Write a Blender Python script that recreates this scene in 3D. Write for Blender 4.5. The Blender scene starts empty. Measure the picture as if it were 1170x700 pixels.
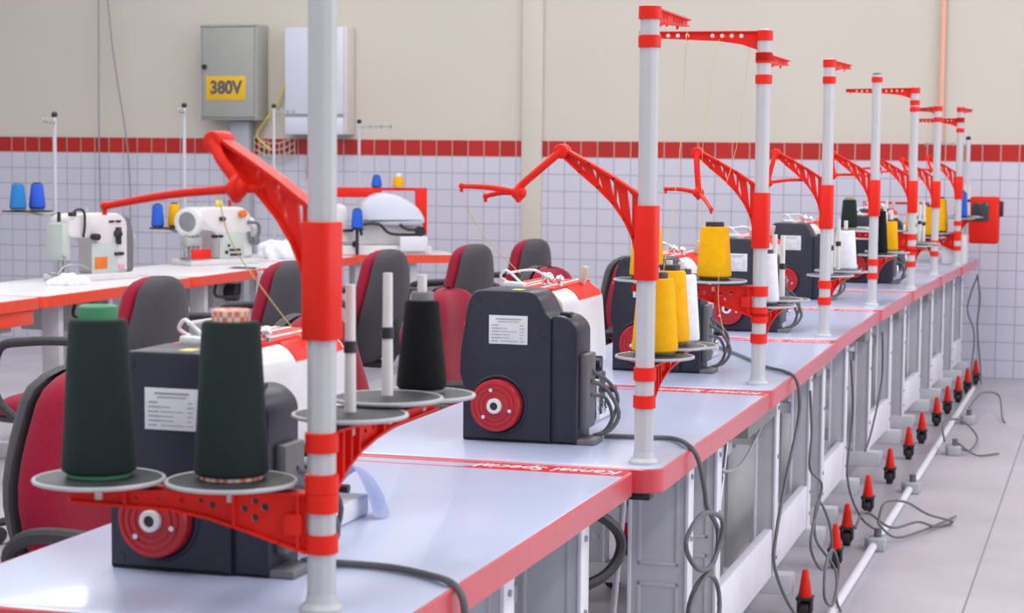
import bpy, bmesh, math, random
from mathutils import Vector, Matrix
random.seed(7)
PI = math.pi
SC = bpy.context.scene
COL = SC.collection
T = 0.711                       # table top height

# ------------------------------------------------------------------ materials
def mat(name, col, rough=0.5, metal=0.0, var=0.06, nscale=30.0, bump=0.0, coat=0.0, spec=0.5, trans=0.0, sheen=0.0, crough=0.05):
    m = bpy.data.materials.new(name); m.use_nodes = True
    nt = m.node_tree; b = nt.nodes['Principled BSDF']
    tc = nt.nodes.new('ShaderNodeTexCoord')
    n = nt.nodes.new('ShaderNodeTexNoise'); n.inputs['Scale'].default_value = nscale; n.inputs['Detail'].default_value = 3
    nt.links.new(tc.outputs['Object'], n.inputs['Vector'])
    r = nt.nodes.new('ShaderNodeValToRGB')
    c0 = [max(0, c*(1-var)) for c in col]; c1 = [min(1, c*(1+var)) for c in col]
    r.color_ramp.elements[0].color = (*c0, 1); r.color_ramp.elements[1].color = (*c1, 1)
    r.color_ramp.elements[0].position = 0.3; r.color_ramp.elements[1].position = 0.7
    nt.links.new(n.outputs['Fac'], r.inputs['Fac']); nt.links.new(r.outputs['Color'], b.inputs['Base Color'])
    b.inputs['Roughness'].default_value = rough; b.inputs['Metallic'].default_value = metal
    b.inputs['Coat Weight'].default_value = coat; b.inputs['Coat Roughness'].default_value = crough; b.inputs['Specular IOR Level'].default_value = spec
    b.inputs['Transmission Weight'].default_value = trans; b.inputs['Sheen Weight'].default_value = sheen
    if bump:
        bp = nt.nodes.new('ShaderNodeBump'); bp.inputs['Strength'].default_value = bump; bp.inputs['Distance'].default_value = 0.002
        nt.links.new(n.outputs['Fac'], bp.inputs['Height']); nt.links.new(bp.outputs['Normal'], b.inputs['Normal'])
    return m

def tile_mat(name, col, grout, size, ox, oz, vary=0.04, rough=0.22):
    """square ceramic tiles with grout lines laid in the x-z plane (object coords = world coords)"""
    m = bpy.data.materials.new(name); m.use_nodes = True
    nt = m.node_tree; b = nt.nodes['Principled BSDF']
    tc = nt.nodes.new('ShaderNodeTexCoord')
    sp = nt.nodes.new('ShaderNodeSeparateXYZ'); nt.links.new(tc.outputs['Object'], sp.inputs[0])
    cb = nt.nodes.new('ShaderNodeCombineXYZ')
    ax = nt.nodes.new('ShaderNodeMath'); ax.operation = 'SUBTRACT'; ax.inputs[1].default_value = ox; nt.links.new(sp.outputs['X'], ax.inputs[0])
    az = nt.nodes.new('ShaderNodeMath'); az.operation = 'SUBTRACT'; az.inputs[1].default_value = oz; nt.links.new(sp.outputs['Z'], az.inputs[0])
    nt.links.new(ax.outputs[0], cb.inputs['X']); nt.links.new(az.outputs[0], cb.inputs['Y'])
    br = nt.nodes.new('ShaderNodeTexBrick'); br.offset = 0.0; br.squash = 1.0
    nt.links.new(cb.outputs[0], br.inputs['Vector'])
    br.inputs['Scale'].default_value = 1.0; br.inputs['Brick Width'].default_value = size; br.inputs['Row Height'].default_value = size
    br.inputs['Mortar Size'].default_value = 0.0032; br.inputs['Mortar Smooth'].default_value = 0.15; br.inputs['Bias'].default_value = 0.0
    br.inputs['Color1'].default_value = (*[c*(1-vary) for c in col], 1)
    br.inputs['Color2'].default_value = (*[min(1, c*(1+vary)) for c in col], 1)
    br.inputs['Mortar'].default_value = (*grout, 1)
    nt.links.new(br.outputs['Color'], b.inputs['Base Color'])
    bp = nt.nodes.new('ShaderNodeBump'); bp.inputs['Strength'].default_value = 0.4; bp.inputs['Distance'].default_value = 0.002; bp.invert = True
    nt.links.new(br.outputs['Fac'], bp.inputs['Height']); nt.links.new(bp.outputs['Normal'], b.inputs['Normal'])
    b.inputs['Roughness'].default_value = rough
    return m

def floor_mat():
    m = bpy.data.materials.new('polished_concrete'); m.use_nodes = True
    nt = m.node_tree; b = nt.nodes['Principled BSDF']; L = nt.links
    tc = nt.nodes.new('ShaderNodeTexCoord')
    n = nt.nodes.new('ShaderNodeTexNoise'); n.inputs['Scale'].default_value = 1.6; n.inputs['Detail'].default_value = 8; n.inputs['Roughness'].default_value = 0.65
    L.new(tc.outputs['Object'], n.inputs['Vector'])
    r = nt.nodes.new('ShaderNodeValToRGB')
    r.color_ramp.elements[0].position = 0.3; r.color_ramp.elements[0].color = (0.385, 0.36, 0.40, 1)
    r.color_ramp.elements[1].position = 0.7; r.color_ramp.elements[1].color = (0.51, 0.475, 0.53, 1)
    L.new(n.outputs['Fac'], r.inputs['Fac'])
    br = nt.nodes.new('ShaderNodeTexBrick'); br.offset = 0.0
    mp = nt.nodes.new('ShaderNodeMapping'); mp.inputs['Location'].default_value = (0.393, 13.0, 0)
    L.new(tc.outputs['Object'], mp.inputs['Vector']); L.new(mp.outputs[0], br.inputs['Vector'])
    br.inputs['Scale'].default_value = 1.0; br.inputs['Brick Width'].default_value = 3.0; br.inputs['Row Height'].default_value = 26.0
    br.inputs['Mortar Size'].default_value = 0.004; br.inputs['Mortar Smooth'].default_value = 0.3
    mx = nt.nodes.new('ShaderNodeMixRGB'); mx.inputs['Color2'].default_value = (0.24, 0.23, 0.25, 1)
    L.new(br.outputs['Fac'], mx.inputs['Fac']); L.new(r.outputs['Color'], mx.inputs['Color1'])
    L.new(mx.outputs['Color'], b.inputs['Base Color'])
    b.inputs['Roughness'].default_value = 0.38
    return m

def stripes_mat(name, c1, c2, scale):
    """checker print for a cone tube"""
    m = bpy.data.materials.new(name); m.use_nodes = True
    nt = m.node_tree; b = nt.nodes['Principled BSDF']
    tc = nt.nodes.new('ShaderNodeTexCoord'); ck = nt.nodes.new('ShaderNodeTexChecker')
    ck.inputs['Scale'].default_value = scale; ck.inputs['Color1'].default_value = (*c1, 1); ck.inputs['Color2'].default_value = (*c2, 1)
    nt.links.new(tc.outputs['Object'], ck.inputs['Vector']); nt.links.new(ck.outputs['Color'], b.inputs['Base Color'])
    b.inputs['Roughness'].default_value = 0.6
    return m

def yarn_mat(name, col, sheen=0.05):
    m = mat(name, col, 0.8, 0, 0.05, 60, 0, 0, 0.14, 0, sheen)
    nt = m.node_tree; b = nt.nodes['Principled BSDF']
    tc = nt.nodes.new('ShaderNodeTexCoord'); w = nt.nodes.new('ShaderNodeTexWave'); w.bands_direction = 'Z'
    w.inputs['Scale'].default_value = 120; w.inputs['Distortion'].default_value = 0.6
    nt.links.new(tc.outputs['Object'], w.inputs['Vector'])
    bp = nt.nodes.new('ShaderNodeBump'); bp.inputs['Strength'].default_value = 0.35; bp.inputs['Distance'].default_value = 0.001
    nt.links.new(w.outputs['Fac'], bp.inputs['Height']); nt.links.new(bp.outputs['Normal'], b.inputs['Normal'])
    return m

M = {}
M['laminate'] = mat('white_laminate', (0.50, 0.56, 0.76), 0.36, 0, 0.02, 6, 0, 0.35, 0.5, 0, 0, 0.09)
M['laminate_grey'] = mat('pale_laminate', (0.72, 0.73, 0.76), 0.32, 0, 0.03, 6)
M['edge_red'] = mat('red_edge_moulding', (0.60, 0.040, 0.055), 0.36, 0, 0.05, 25, 0.03, 0.7, 0.6, 0, 0, 0.25)
M['edge_orange'] = mat('orange_red_edge_moulding', (0.86, 0.075, 0.035), 0.36, 0, 0.05, 25)
M['print_red'] = mat('red_print', (0.62, 0.02, 0.03), 0.35, 0, 0.04, 20)
M['print_white'] = mat('white_print', (0.85, 0.82, 0.84), 0.4, 0, 0.02, 20)
M['red'] = mat('red_plastic', (0.78, 0.020, 0.010), 0.42, 0, 0.05, 20, 0.03, 0, 0.22)
M['pole'] = mat('white_pole_enamel', (0.52, 0.52, 0.53), 0.38, 0, 0.03, 15)
M['plate'] = mat('dark_grey_plate', (0.050, 0.052, 0.056), 0.45, 0, 0.12, 25, 0, 0, 0.2)
M['plate_rim'] = mat('pale_grey_rim', (0.42, 0.43, 0.45), 0.4, 0, 0.06, 25)
M['spindle'] = mat('ivory_plastic', (0.72, 0.70, 0.66), 0.4, 0, 0.03, 25)
M['black'] = mat('black_plastic', (0.02, 0.02, 0.023), 0.42, 0, 0.15, 25)
M['navy'] = mat('navy_plastic', (0.016, 0.016, 0.034), 0.42, 0, 0.12, 30, 0.04)
M['white'] = mat('white_enamel', (0.74, 0.73, 0.73), 0.3, 0, 0.03, 15)
M['offwhite'] = mat('ivory_enamel', (0.72, 0.68, 0.68), 0.32, 0, 0.03, 15)
M['greygreen'] = mat('grey_green_enamel', (0.50, 0.55, 0.51), 0.4, 0, 0.04, 15)
M['wheel_red'] = mat('dark_red_plastic', (0.46, 0.012, 0.022), 0.36, 0, 0.1, 40)
M['chrome'] = mat('chrome', (0.75, 0.75, 0.77), 0.18, 1.0, 0.04, 25)
M['steel'] = mat('brushed_steel', (0.42, 0.42, 0.44), 0.35, 0.9, 0.08, 40)
M['frame'] = mat('pale_grey_frame_paint', (0.57, 0.57, 0.60), 0.4, 0, 0.04, 12)
M['frame_white'] = mat('white_frame_paint', (0.76, 0.75, 0.80), 0.38, 0, 0.03, 12)
M['frame_grey'] = mat('grey_sheet_metal', (0.40, 0.405, 0.40), 0.45, 0, 0.05, 12)
M['apron'] = mat('olive_grey_board', (0.27, 0.265, 0.24), 0.55, 0, 0.06, 15)
M['cable'] = mat('grey_cable_sheath', (0.13, 0.13, 0.14), 0.5, 0, 0.08, 40)
M['cable_light'] = mat('pale_cable_sheath', (0.36, 0.36, 0.38), 0.5, 0, 0.06, 40)
M['paper'] = mat('label_paper', (0.72, 0.72, 0.74), 0.55, 0, 0.03, 40)
M['ink'] = mat('label_ink', (0.10, 0.10, 0.12), 0.6, 0, 0.1, 40)
M['ink_grey'] = mat('faded_ink', (0.30, 0.30, 0.33), 0.6, 0, 0.1, 40)
M['chair_red'] = mat('crimson_upholstery', (0.27, 0.007, 0.030), 0.9, 0, 0.12, 220, 0.25, 0, 0.2, 0, 0.12)
M['chair_shell'] = mat('charcoal_upholstery', (0.060, 0.054, 0.064), 0.85, 0, 0.12, 220, 0.2, 0, 0.2, 0, 0.1)
M['chair_plastic'] = mat('black_chair_plastic', (0.028, 0.028, 0.032), 0.5, 0, 0.15, 40, 0.08)
M['cloth'] = mat('white_cotton', (0.78, 0.78, 0.84), 0.85, 0, 0.03, 80, 0.1)
M['cloth_blue'] = mat('pale_blue_cotton', (0.52, 0.58, 0.80), 0.85, 0, 0.03, 80, 0.1)
M['clear'] = mat('clear_guide_plastic', (0.80, 0.82, 0.84), 0.15, 0, 0.02, 20, 0, 0.3)
M['beige'] = mat('beige_plastic', (0.50, 0.47, 0.40), 0.45, 0, 0.04, 30)
M['yellow_tag'] = mat('yellow_tag', (0.75, 0.62, 0.10), 0.5, 0, 0.05, 30)
M['orange_tag'] = mat('orange_tag', (0.72, 0.17, 0.02), 0.5, 0, 0.05, 30)
M['pink_tag'] = mat('pink_tag', (0.80, 0.30, 0.42), 0.5, 0, 0.05, 30)
M['cabinet'] = mat('grey_cabinet_paint', (0.37, 0.37, 0.345), 0.45, 0, 0.03, 10)
M['cabinet_white'] = mat('white_cabinet_paint', (0.66, 0.68, 0.78), 0.35, 0, 0.02, 10)
M['cabinet_side'] = mat('cream_cabinet_side', (0.66, 0.60, 0.58), 0.4, 0, 0.02, 10)
M['sign'] = mat('yellow_sign', (0.80, 0.47, 0.01), 0.5, 0, 0.03, 10)
M['trunk'] = mat('grey_trunking', (0.40, 0.41, 0.45), 0.45, 0, 0.03, 10)
M['plaster'] = mat('cream_plaster', (0.62, 0.575, 0.50), 0.8, 0, 0.025, 1.2, 0.05)
M['pilaster'] = mat('ivory_pilaster', (0.63, 0.585, 0.51), 0.75, 0, 0.02, 2)
M['salmon'] = mat('salmon_pipe', (0.78, 0.42, 0.30), 0.5, 0, 0.04, 5)
M['thread_y'] = mat('yellow_thread', (0.72, 0.55, 0.22), 0.8)
M['cord'] = mat('grey_cord', (0.27, 0.27, 0.27), 0.7)
M['screen'] = mat('dark_screen', (0.045, 0.05, 0.06), 0.15)
M['y_green'] = yarn_mat('bottle_green_yarn', (0.017, 0.027, 0.025))
M['y_black'] = yarn_mat('black_yarn', (0.007, 0.007, 0.008))
M['y_yellow'] = yarn_mat('golden_yellow_yarn', (0.86, 0.43, 0.004))
M['y_white'] = yarn_mat('white_yarn', (0.80, 0.80, 0.86))
M['y_blue'] = yarn_mat('royal_blue_yarn', (0.035, 0.12, 0.62))
M['y_teal'] = yarn_mat('azure_blue_yarn', (0.03, 0.20, 0.52))
M['tube_green'] = mat('green_cone_tube', (0.05, 0.27, 0.12), 0.5)
M['tube_check'] = stripes_mat('red_white_check_tube', (0.72, 0.17, 0.10), (0.75, 0.60, 0.50), 130)
M['tube_dark'] = mat('dark_cone_tube', (0.03, 0.03, 0.034), 0.5)
M['tube_grey'] = mat('grey_cone_tube', (0.16, 0.16, 0.17), 0.5)
M['tube_tan'] = mat('tan_cone_tube', (0.42, 0.33, 0.20), 0.6)
M['floor'] = floor_mat()

# ------------------------------------------------------------------ mesh builder
class MB:
    def __init__(s): s.bm = bmesh.new()
    def box(s, x0, x1, y0, y1, z0, z1, mtx=None, bev=0.0, seg=2):
        t = bmesh.new(); bmesh.ops.create_cube(t, size=1)
        for v in t.verts:
            v.co = Vector((x0+(v.co.x+.5)*(x1-x0), y0+(v.co.y+.5)*(y1-y0), z0+(v.co.z+.5)*(z1-z0)))
        if bev: bmesh.ops.bevel(t, geom=list(t.edges), offset=bev, segments=seg, profile=0.5, affect='EDGES')
        return s.merge(t, mtx)
    def merge(s, t, mtx=None):
        if mtx is not None: bmesh.ops.transform(t, matrix=mtx, verts=t.verts)
        me = bpy.data.meshes.new('tmp'); t.to_mesh(me); t.free(); s.bm.from_mesh(me); bpy.data.meshes.remove(me)
        return s
    def cyl(s, p0, p1, r0, r1=None, n=20, bev=0.0):
        r1 = r0 if r1 is None else r1
        p0, p1 = Vector(p0), Vector(p1); d = p1-p0
        t = bmesh.new(); bmesh.ops.create_cone(t, cap_ends=True, segments=n, radius1=max(r0, 1e-5), radius2=max(r1, 1e-5), depth=d.length)
        if bev:
            e = [e for e in t.edges if len(e.link_faces) == 2 and any(len(f.verts) > 4 for f in e.link_faces)]
            bmesh.ops.bevel(t, geom=e, offset=bev, segments=2, profile=0.5, affect='EDGES')
        q = Vector((0, 0, 1)).rotation_difference(d.normalized()).to_matrix().to_4x4()
        return s.merge(t, Matrix.Translation((p0+p1)/2) @ q)
    def sphere(s, c, r, sc=(1, 1, 1), n=16):
        t = bmesh.new(); bmesh.ops.create_uvsphere(t, u_segments=n, v_segments=max(8, n//2), radius=r)
        return s.merge(t, Matrix.Translation(c) @ Matrix.Diagonal((*sc, 1)))
    def lathe(s, prof, c=(0, 0, 0), n=32, mtx=None):
        t = bmesh.new(); rings = []
        for r, z in prof:
            rings.append([t.verts.new((r*math.cos(2*PI*i/n), r*math.sin(2*PI*i/n), z)) for i in range(n)])
        for a, b in zip(rings, rings[1:]):
            for i in range(n): t.faces.new((a[i], a[(i+1) % n], b[(i+1) % n], b[i]))
        t.faces.new(list(reversed(rings[0]))); t.faces.new(rings[-1])
        mt = Matrix.Translation(c)
        return s.merge(t, mt if mtx is None else mt @ mtx)
    def torus(s, c, R, r, axis='Z', n=28, k=10):
        t = bmesh.new(); rings = []
        for i in range(n):
            a = 2*PI*i/n
            rings.append([t.verts.new(((R+r*math.cos(2*PI*j/k))*math.cos(a), (R+r*math.cos(2*PI*j/k))*math.sin(a), r*math.sin(2*PI*j/k))) for j in range(k)])
        for i in range(n):
            a, b = rings[i], rings[(i+1) % n]
            for j in range(k): t.faces.new((a[j], b[j], b[(j+1) % k], a[(j+1) % k]))
        m = {'Z': Matrix.Identity(4), 'X': Matrix.Rotation(PI/2, 4, 'Y'), 'Y': Matrix.Rotation(PI/2, 4, 'X')}[axis]
        return s.merge(t, Matrix.Translation(c) @ m)
    def tube(s, pts, r, n=8, smooth=4, closed=False):
        P = [Vector(p) for p in pts]
        if smooth > 1 and len(P) > 2:
            out = []
            for i in range(len(P)-1):
                a, b, c, d = P[max(i-1, 0)], P[i], P[i+1], P[min(i+2, len(P)-1)]
                for k in range(smooth):
                    u = k/smooth
                    out.append(0.5*((2*b)+(c-a)*u+(2*a-5*b+4*c-d)*u*u+(3*b-a-3*c+d)*u**3))
            out.append(P[-1]); P = out
        rr = r if callable(r) else (lambda u: r)
        t = bmesh.new(); rings = []; N = None
        for i, p in enumerate(P):
            tg = (P[min(i+1, len(P)-1)]-P[max(i-1, 0)]).normalized()
            if N is None:
                N = tg.orthogonal().normalized()
            else:
                N = (N-tg*N.dot(tg))
                N = N.normalized() if N.length > 1e-6 else tg.orthogonal().normalized()
            B = tg.cross(N); R = rr(i/(len(P)-1))
            rings.append([t.verts.new(p+R*(math.cos(2*PI*j/n)*N+math.sin(2*PI*j/n)*B)) for j in range(n)])
        for a, b in zip(rings, rings[1:]):
            for j in range(n): t.faces.new((a[j], a[(j+1) % n], b[(j+1) % n], b[j]))
        t.faces.new(list(reversed(rings[0]))); t.faces.new(rings[-1])
        return s.merge(t)
    def prism(s, poly, d0, d1, plane='xz', bev=0.0, mtx=None, seg=2):
        """polygon (a,b) in a plane, extruded along the third axis from d0 to d1"""
        def P(a, b, d):
            return {'xz': (a, d, b), 'xy': (a, b, d), 'yz': (d, a, b)}[plane]
        t = bmesh.new()
        A = [t.verts.new(P(a, b, d0)) for a, b in poly]; B = [t.verts.new(P(a, b, d1)) for a, b in poly]
        t.faces.new(A); t.faces.new(list(reversed(B))); n = len(poly)
        for i in range(n): t.faces.new((A[i], B[i], B[(i+1) % n], A[(i+1) % n]))
        bmesh.ops.recalc_face_normals(t, faces=t.faces)
        if bev:
            e = [e for e in t.edges if any(len(f.verts) == n and n != 4 or f in (t.faces[:2]) for f in e.link_faces)]
            bmesh.ops.bevel(t, geom=e, offset=bev, segments=seg, profile=0.5, affect='EDGES')
        return s.merge(t, mtx)
    def plate(s, outer, holes, th, mtx):
        """flat web in local x-z with through holes, thickness th in y"""
        t = bmesh.new(); E = []
        for loop in [outer]+holes:
            vs = [t.verts.new((a, -th/2, b)) for a, b in loop]
            for i in range(len(vs)): E.append(t.edges.new((vs[i], vs[(i+1) % len(vs)])))
        bmesh.ops.triangle_fill(t, use_beauty=True, use_dissolve=False, edges=E)
        bmesh.ops.recalc_face_normals(t, faces=t.faces)
        r = bmesh.ops.extrude_face_region(t, geom=list(t.faces))
        for v in [g for g in r['geom'] if isinstance(g, bmesh.types.BMVert)]: v.co.y += th
        bmesh.ops.recalc_face_normals(t, faces=t.faces)
        return s.merge(t, mtx)
    def strip(s, pts, w, th, mtx):
        """flange: polyline in local x-z widened to w in y"""
        for (a, b), (c, d) in zip(pts, pts[1:]):
            L = math.hypot(c-a, d-b)
            if L < 1e-6: continue
            ang = math.atan2(d-b, c-a)
            m = mtx @ Matrix.Translation((a, 0, b)) @ Matrix.Rotation(-ang, 4, 'Y')
            s.box(-th*.3, L+th*.3, -w/2, w/2, -th/2, th/2, m)
        return s
    def build(s, name, m, parent=None, loc=None, smooth=35, rot=None):
        bmesh.ops.recalc_face_normals(s.bm, faces=s.bm.faces)
        me = bpy.data.meshes.new(name); s.bm.to_mesh(me); s.bm.free()
        me.materials.append(M[m] if isinstance(m, str) else m)
        for p in me.polygons: p.use_smooth = True
        try: me.set_sharp_from_angle(angle=math.radians(smooth))
        except Exception: pass
        o = bpy.data.objects.new(name, me); COL.objects.link(o)
        if parent: o.parent = parent
        if loc: o.location = loc
        if rot: o.rotation_euler = rot
        return o

def tag(o, label=None, cat=None, group=None, kind=None):
    if label: o['label'] = label
    if cat: o['category'] = cat
    if group: o['group'] = group
    if kind: o['kind'] = kind
    return o
def thing(name, label, cat, loc, rz=0, group=None):
    o = bpy.data.objects.new(name, None); COL.objects.link(o); o.empty_display_size = 0.1
    o.location = loc; o.rotation_euler = (0, 0, rz)
    return tag(o, label, cat, group)
def dup(root, loc, rz, label=None):
    r = root.copy(); COL.objects.link(r); r.location = loc; r.rotation_euler = (0, 0, rz)
    if label: r['label'] = label
    for ch in list(root.children):
        c = ch.copy(); COL.objects.link(c); c.parent = r
        for g in list(ch.children):
            d = g.copy(); COL.objects.link(d); d.parent = c
    return r
def text(name, body, size, m, parent, loc, rot, ext=0.0006, shear=0.0, bold=0.0, width=None):
    cu = bpy.data.curves.new(name, 'FONT'); cu.body = body; cu.size = size; cu.extrude = ext; cu.shear = shear; cu.offset = bold
    cu.align_x = 'CENTER'; cu.align_y = 'CENTER'
    tmp = bpy.data.objects.new('tmp', cu); COL.objects.link(tmp)
    dg = bpy.context.evaluated_depsgraph_get(); dg.update()
    me = bpy.data.meshes.new_from_object(tmp.evaluated_get(dg)); bpy.data.objects.remove(tmp)
    me.materials.clear(); me.materials.append(M[m])
    xs = [v.co.x for v in me.vertices]; w = max(xs)-min(xs)
    o = bpy.data.objects.new(name, me); COL.objects.link(o); o.parent = parent; o.location = loc; o.rotation_euler = rot
    if width: o.scale = (width/w, 1, 1)
    return o
def circ(x, z, r, n=14): return [(x+r*math.cos(2*PI*i/n), z+r*math.sin(2*PI*i/n)) for i in range(n)]
def RZ(a, loc=(0, 0, 0)): return Matrix.Translation(loc) @ Matrix.Rotation(a, 4, 'Z')

# ------------------------------------------------------------------ the room
WY = 11.93                                  # tiled back wall
TS = 0.1065                                 # tile size
def struct(o): return tag(o, kind='structure')
struct(MB().box(-14, 6, -3, WY+.2, -0.1, 0).build('floor', 'floor'))
struct(MB().box(-14, 6, WY, WY+.2, 0, 4.2).build('wall_back', 'plaster'))
struct(MB().box(-14.2, -14, -3, WY+.2, 0, 4.2).build('wall_left', 'plaster'))
bandz0, bandz1 = 1.279, 1.279+TS-.004
M['tile_white'] = tile_mat('white_wall_tile', (0.60, 0.59, 0.68), (0.37, 0.37, 0.44), TS, -7.166, bandz0-TS*12, 0.02)
M['tile_red'] = tile_mat('red_wall_tile', (0.46, 0.014, 0.010), (0.50, 0.36, 0.32), TS, -7.166, bandz0, 0.10, 0.32)
for nm, z0, z1, k in (('trim_1', 0, bandz0, 'tile_white'), ('trim_2', bandz0, bandz1, 'tile_red')):
    b = MB(); b.box(-14, -3.612, WY-.012, WY+.01, z0, z1); b.box(-3.479, 6, WY-.012, WY+.01, z0, z1)
    struct(b.build(nm, k))
struct(MB().box(-3.612, -3.479, WY-.03, WY+.01, 0, 4.2, bev=.006).build('trim_3', 'pilaster'))
struct(MB().cyl((-1.02, WY-.03, bandz1+.01), (-1.02, WY-.03, 4.2), .017, n=16).build('trim_4', 'salmon'))

def wall_window():
    m = bpy.data.materials.new('daylit_glass'); m.use_nodes = True; nt = m.node_tree
    e = nt.nodes.new('ShaderNodeEmission'); e.inputs['Color'].default_value = (.9, .95, 1, 1); e.inputs['Strength'].default_value = 9
    nt.links.new(e.outputs[0], nt.nodes['Material Output'].inputs['Surface']); M['daylit'] = m
    p_ = MB().box(-8.3, -7.1, WY-.012, WY-.004, 2.75, 3.45).build('window_1', 'daylit'); struct(p_)
    b = MB()
    for x0, x1, z0, z1 in ((-8.36, -8.3, 2.69, 3.51), (-7.1, -7.04, 2.69, 3.51), (-8.36, -7.04, 3.45, 3.51), (-8.36, -7.04, 2.69, 2.75), (-7.72, -7.68, 2.75, 3.45)): b.box(x0, x1, WY-.04, WY, z0, z1, bev=.004)
    b.build('window_frame', 'frame_white', p_)
wall_window()
# grey electrical cabinet with its sign
def cabinet():
    t = thing('electrical_cabinet', 'grey metal electrical cabinet with a yellow voltage sign on the back wall', 'electrical cabinet', (-5.565, WY, 1.5))
    D = .17
    MB().box(-.205, .205, -D, -.002, 0, .62, bev=.006).build('body', 'cabinet', t)
    d = MB().box(-.185, .185, -D-.014, -D, .02, .60, bev=.004).build('door', 'cabinet', t)
    b = MB()
    b.box(-.198, -.188, -D-.010, -D, .008, .612); b.box(.188, .198, -D-.010, -D, .008, .612); b.box(-.198, .198, -D-.010, -D, .606, .614)
    b.build('gasket', 'frame_grey', t)
    MB().cyl((-.165, -D-.014, .345), (-.165, -D-.03, .345), .016, n=14).build('lock', 'black', d)
    s = MB().box(-.155, .125, -D-.017, -D-.0135, .13, .285, bev=.001).build('sign', 'sign', d)
    tag(s, 'yellow voltage sign')
    text('sign_text', '380V', .115, 'ink', d, (-.013, -D-.018, .208), (PI/2, 0, 0), .0005, 0, .0045, .228)
    return t
cabinet()
def boiler():
    t = thing('wall_cabinet', 'white wall cabinet with a dark slot line beside the grey cabinet', 'wall cabinet', (-4.97, WY, 1.41))
    D = .15
    MB().box(-.205, .225, -D, -.002, 0, .69, bev=.012).build('body', 'cabinet_side', t)
    d = MB().box(-.20, .205, -D-.02, -D, .13, .685, bev=.006).build('front_panel', 'cabinet_white', t)
    MB().box(-.20, .205, -D-.018, -D, .0, .11, bev=.006).build('lower_panel', 'cabinet_white', t)
    MB().box(-.198, .203, -D-.008, -D-.0005, .111, .129).build('slot', 'frame_grey', t)
    MB().tube([(.06, -.07, .69), (.06, -.07, 1.6), (.06, -.07, 2.6)], .011, smooth=1).build('pipe', 'trunk', t)
    MB().tube([(-.02, -.06, 0), (-.02, -.06, -.05), (-.08, -.03, -.10), (-.09, -.03, -.28)], .012).build('drain_pipe', 'tube_grey', t)
boiler()
tag(MB().box(-5.59, -5.455, WY-.10, WY-.013, .0, 1.497, bev=.006).build('cable_trunking', 'trunk'), 'grey cable trunking running down the wall below the grey cabinet', 'trunking')
# wire basket tray and the yellow-green lead at the trunking
b = MB()
for i in range(9): b.tube([(-5.44+i*.036, WY-.05, 1.40-.05*math.sin(i/8*PI)), (-5.44+i*.036, WY-.05, 1.27-.05*math.sin(i/8*PI))], .004, n=6)
for k in range(4): b.tube([(-5.44+i*.072, WY-.05, 1.40-.042*k-.05*math.sin(i/4*PI)) for i in range(5)], .0045, n=6)
tag(b.build('wire_basket', 'beige'), 'sagging wire basket of cables under the white wall cabinet', 'basket')
tag(MB().tube([(-5.2, WY-.03, 1.86), (-5.25, WY-.05, 1.66), (-5.36, WY-.05, 1.5), (-5.42, WY-.05, 1.40), (-5.32, WY-.05, 1.31)], .007).build('earth_cable', 'yellow_tag'), 'yellow cable curving down from the wall between the two cabinets', 'cable')
for lab, x0, x1 in (('straight thin grey cord hanging over the red tile band', -6.57, -6.575), ('slanting thin grey cord hanging beside the straight one', -6.55, -6.36)):
    tag(MB().tube([(x0, WY-.06, 4.0), (x0+(x1-x0)*.25, WY-.06, 2.3), (x1, WY-.06, 1.3), (x1+.01, WY-.05, .75)], .0045, n=6).build('hanging_cord', 'cord'), lab, 'cord')

# ------------------------------------------------------------------ work tables of the long row
def round_rect(x0, x1, y0, y1, r, n=6):
    pts = []
    for cx, cy, a0 in ((x1-r, y0+r, -PI/2), (x1-r, y1-r, 0), (x0+r, y1-r, PI/2), (x0+r, y0+r, PI)):
        for i in range(n+1):
            a = a0+PI/2*i/n; pts.append((cx+r*math.cos(a), cy+r*math.sin(a)))
    return pts
def caster(parent, x, y):
    b = MB()
    b.cyl((x-.013, y, .026), (x+.013, y, .026), .026, n=20, bev=.004)
    c = b.build('caster', 'black', parent)
    f = MB(); f.box(x-.021, x-.016, y-.02, y+.022, .02, .062); f.box(x+.016, x+.021, y-.02, y+.022, .02, .062); f.box(x-.024, x+.024, y-.026, y+.026, .055, .066, bev=.003)
    f.build('fork', 'black', c)
    l = MB(); l.cyl((x, y, .062), (x, y-.006, .142), .026, .011, 12, .003)
    for v in l.bm.verts: v.co.x = x+(v.co.x-x)*.80
    tag(l.build('brake_lever', 'red', c), 'red brake lever')
    MB().cyl((x-.0165, y, .026), (x+.0165, y, .026), .015, n=14).build('wheel_cap', 'wheel_red', c)
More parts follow.
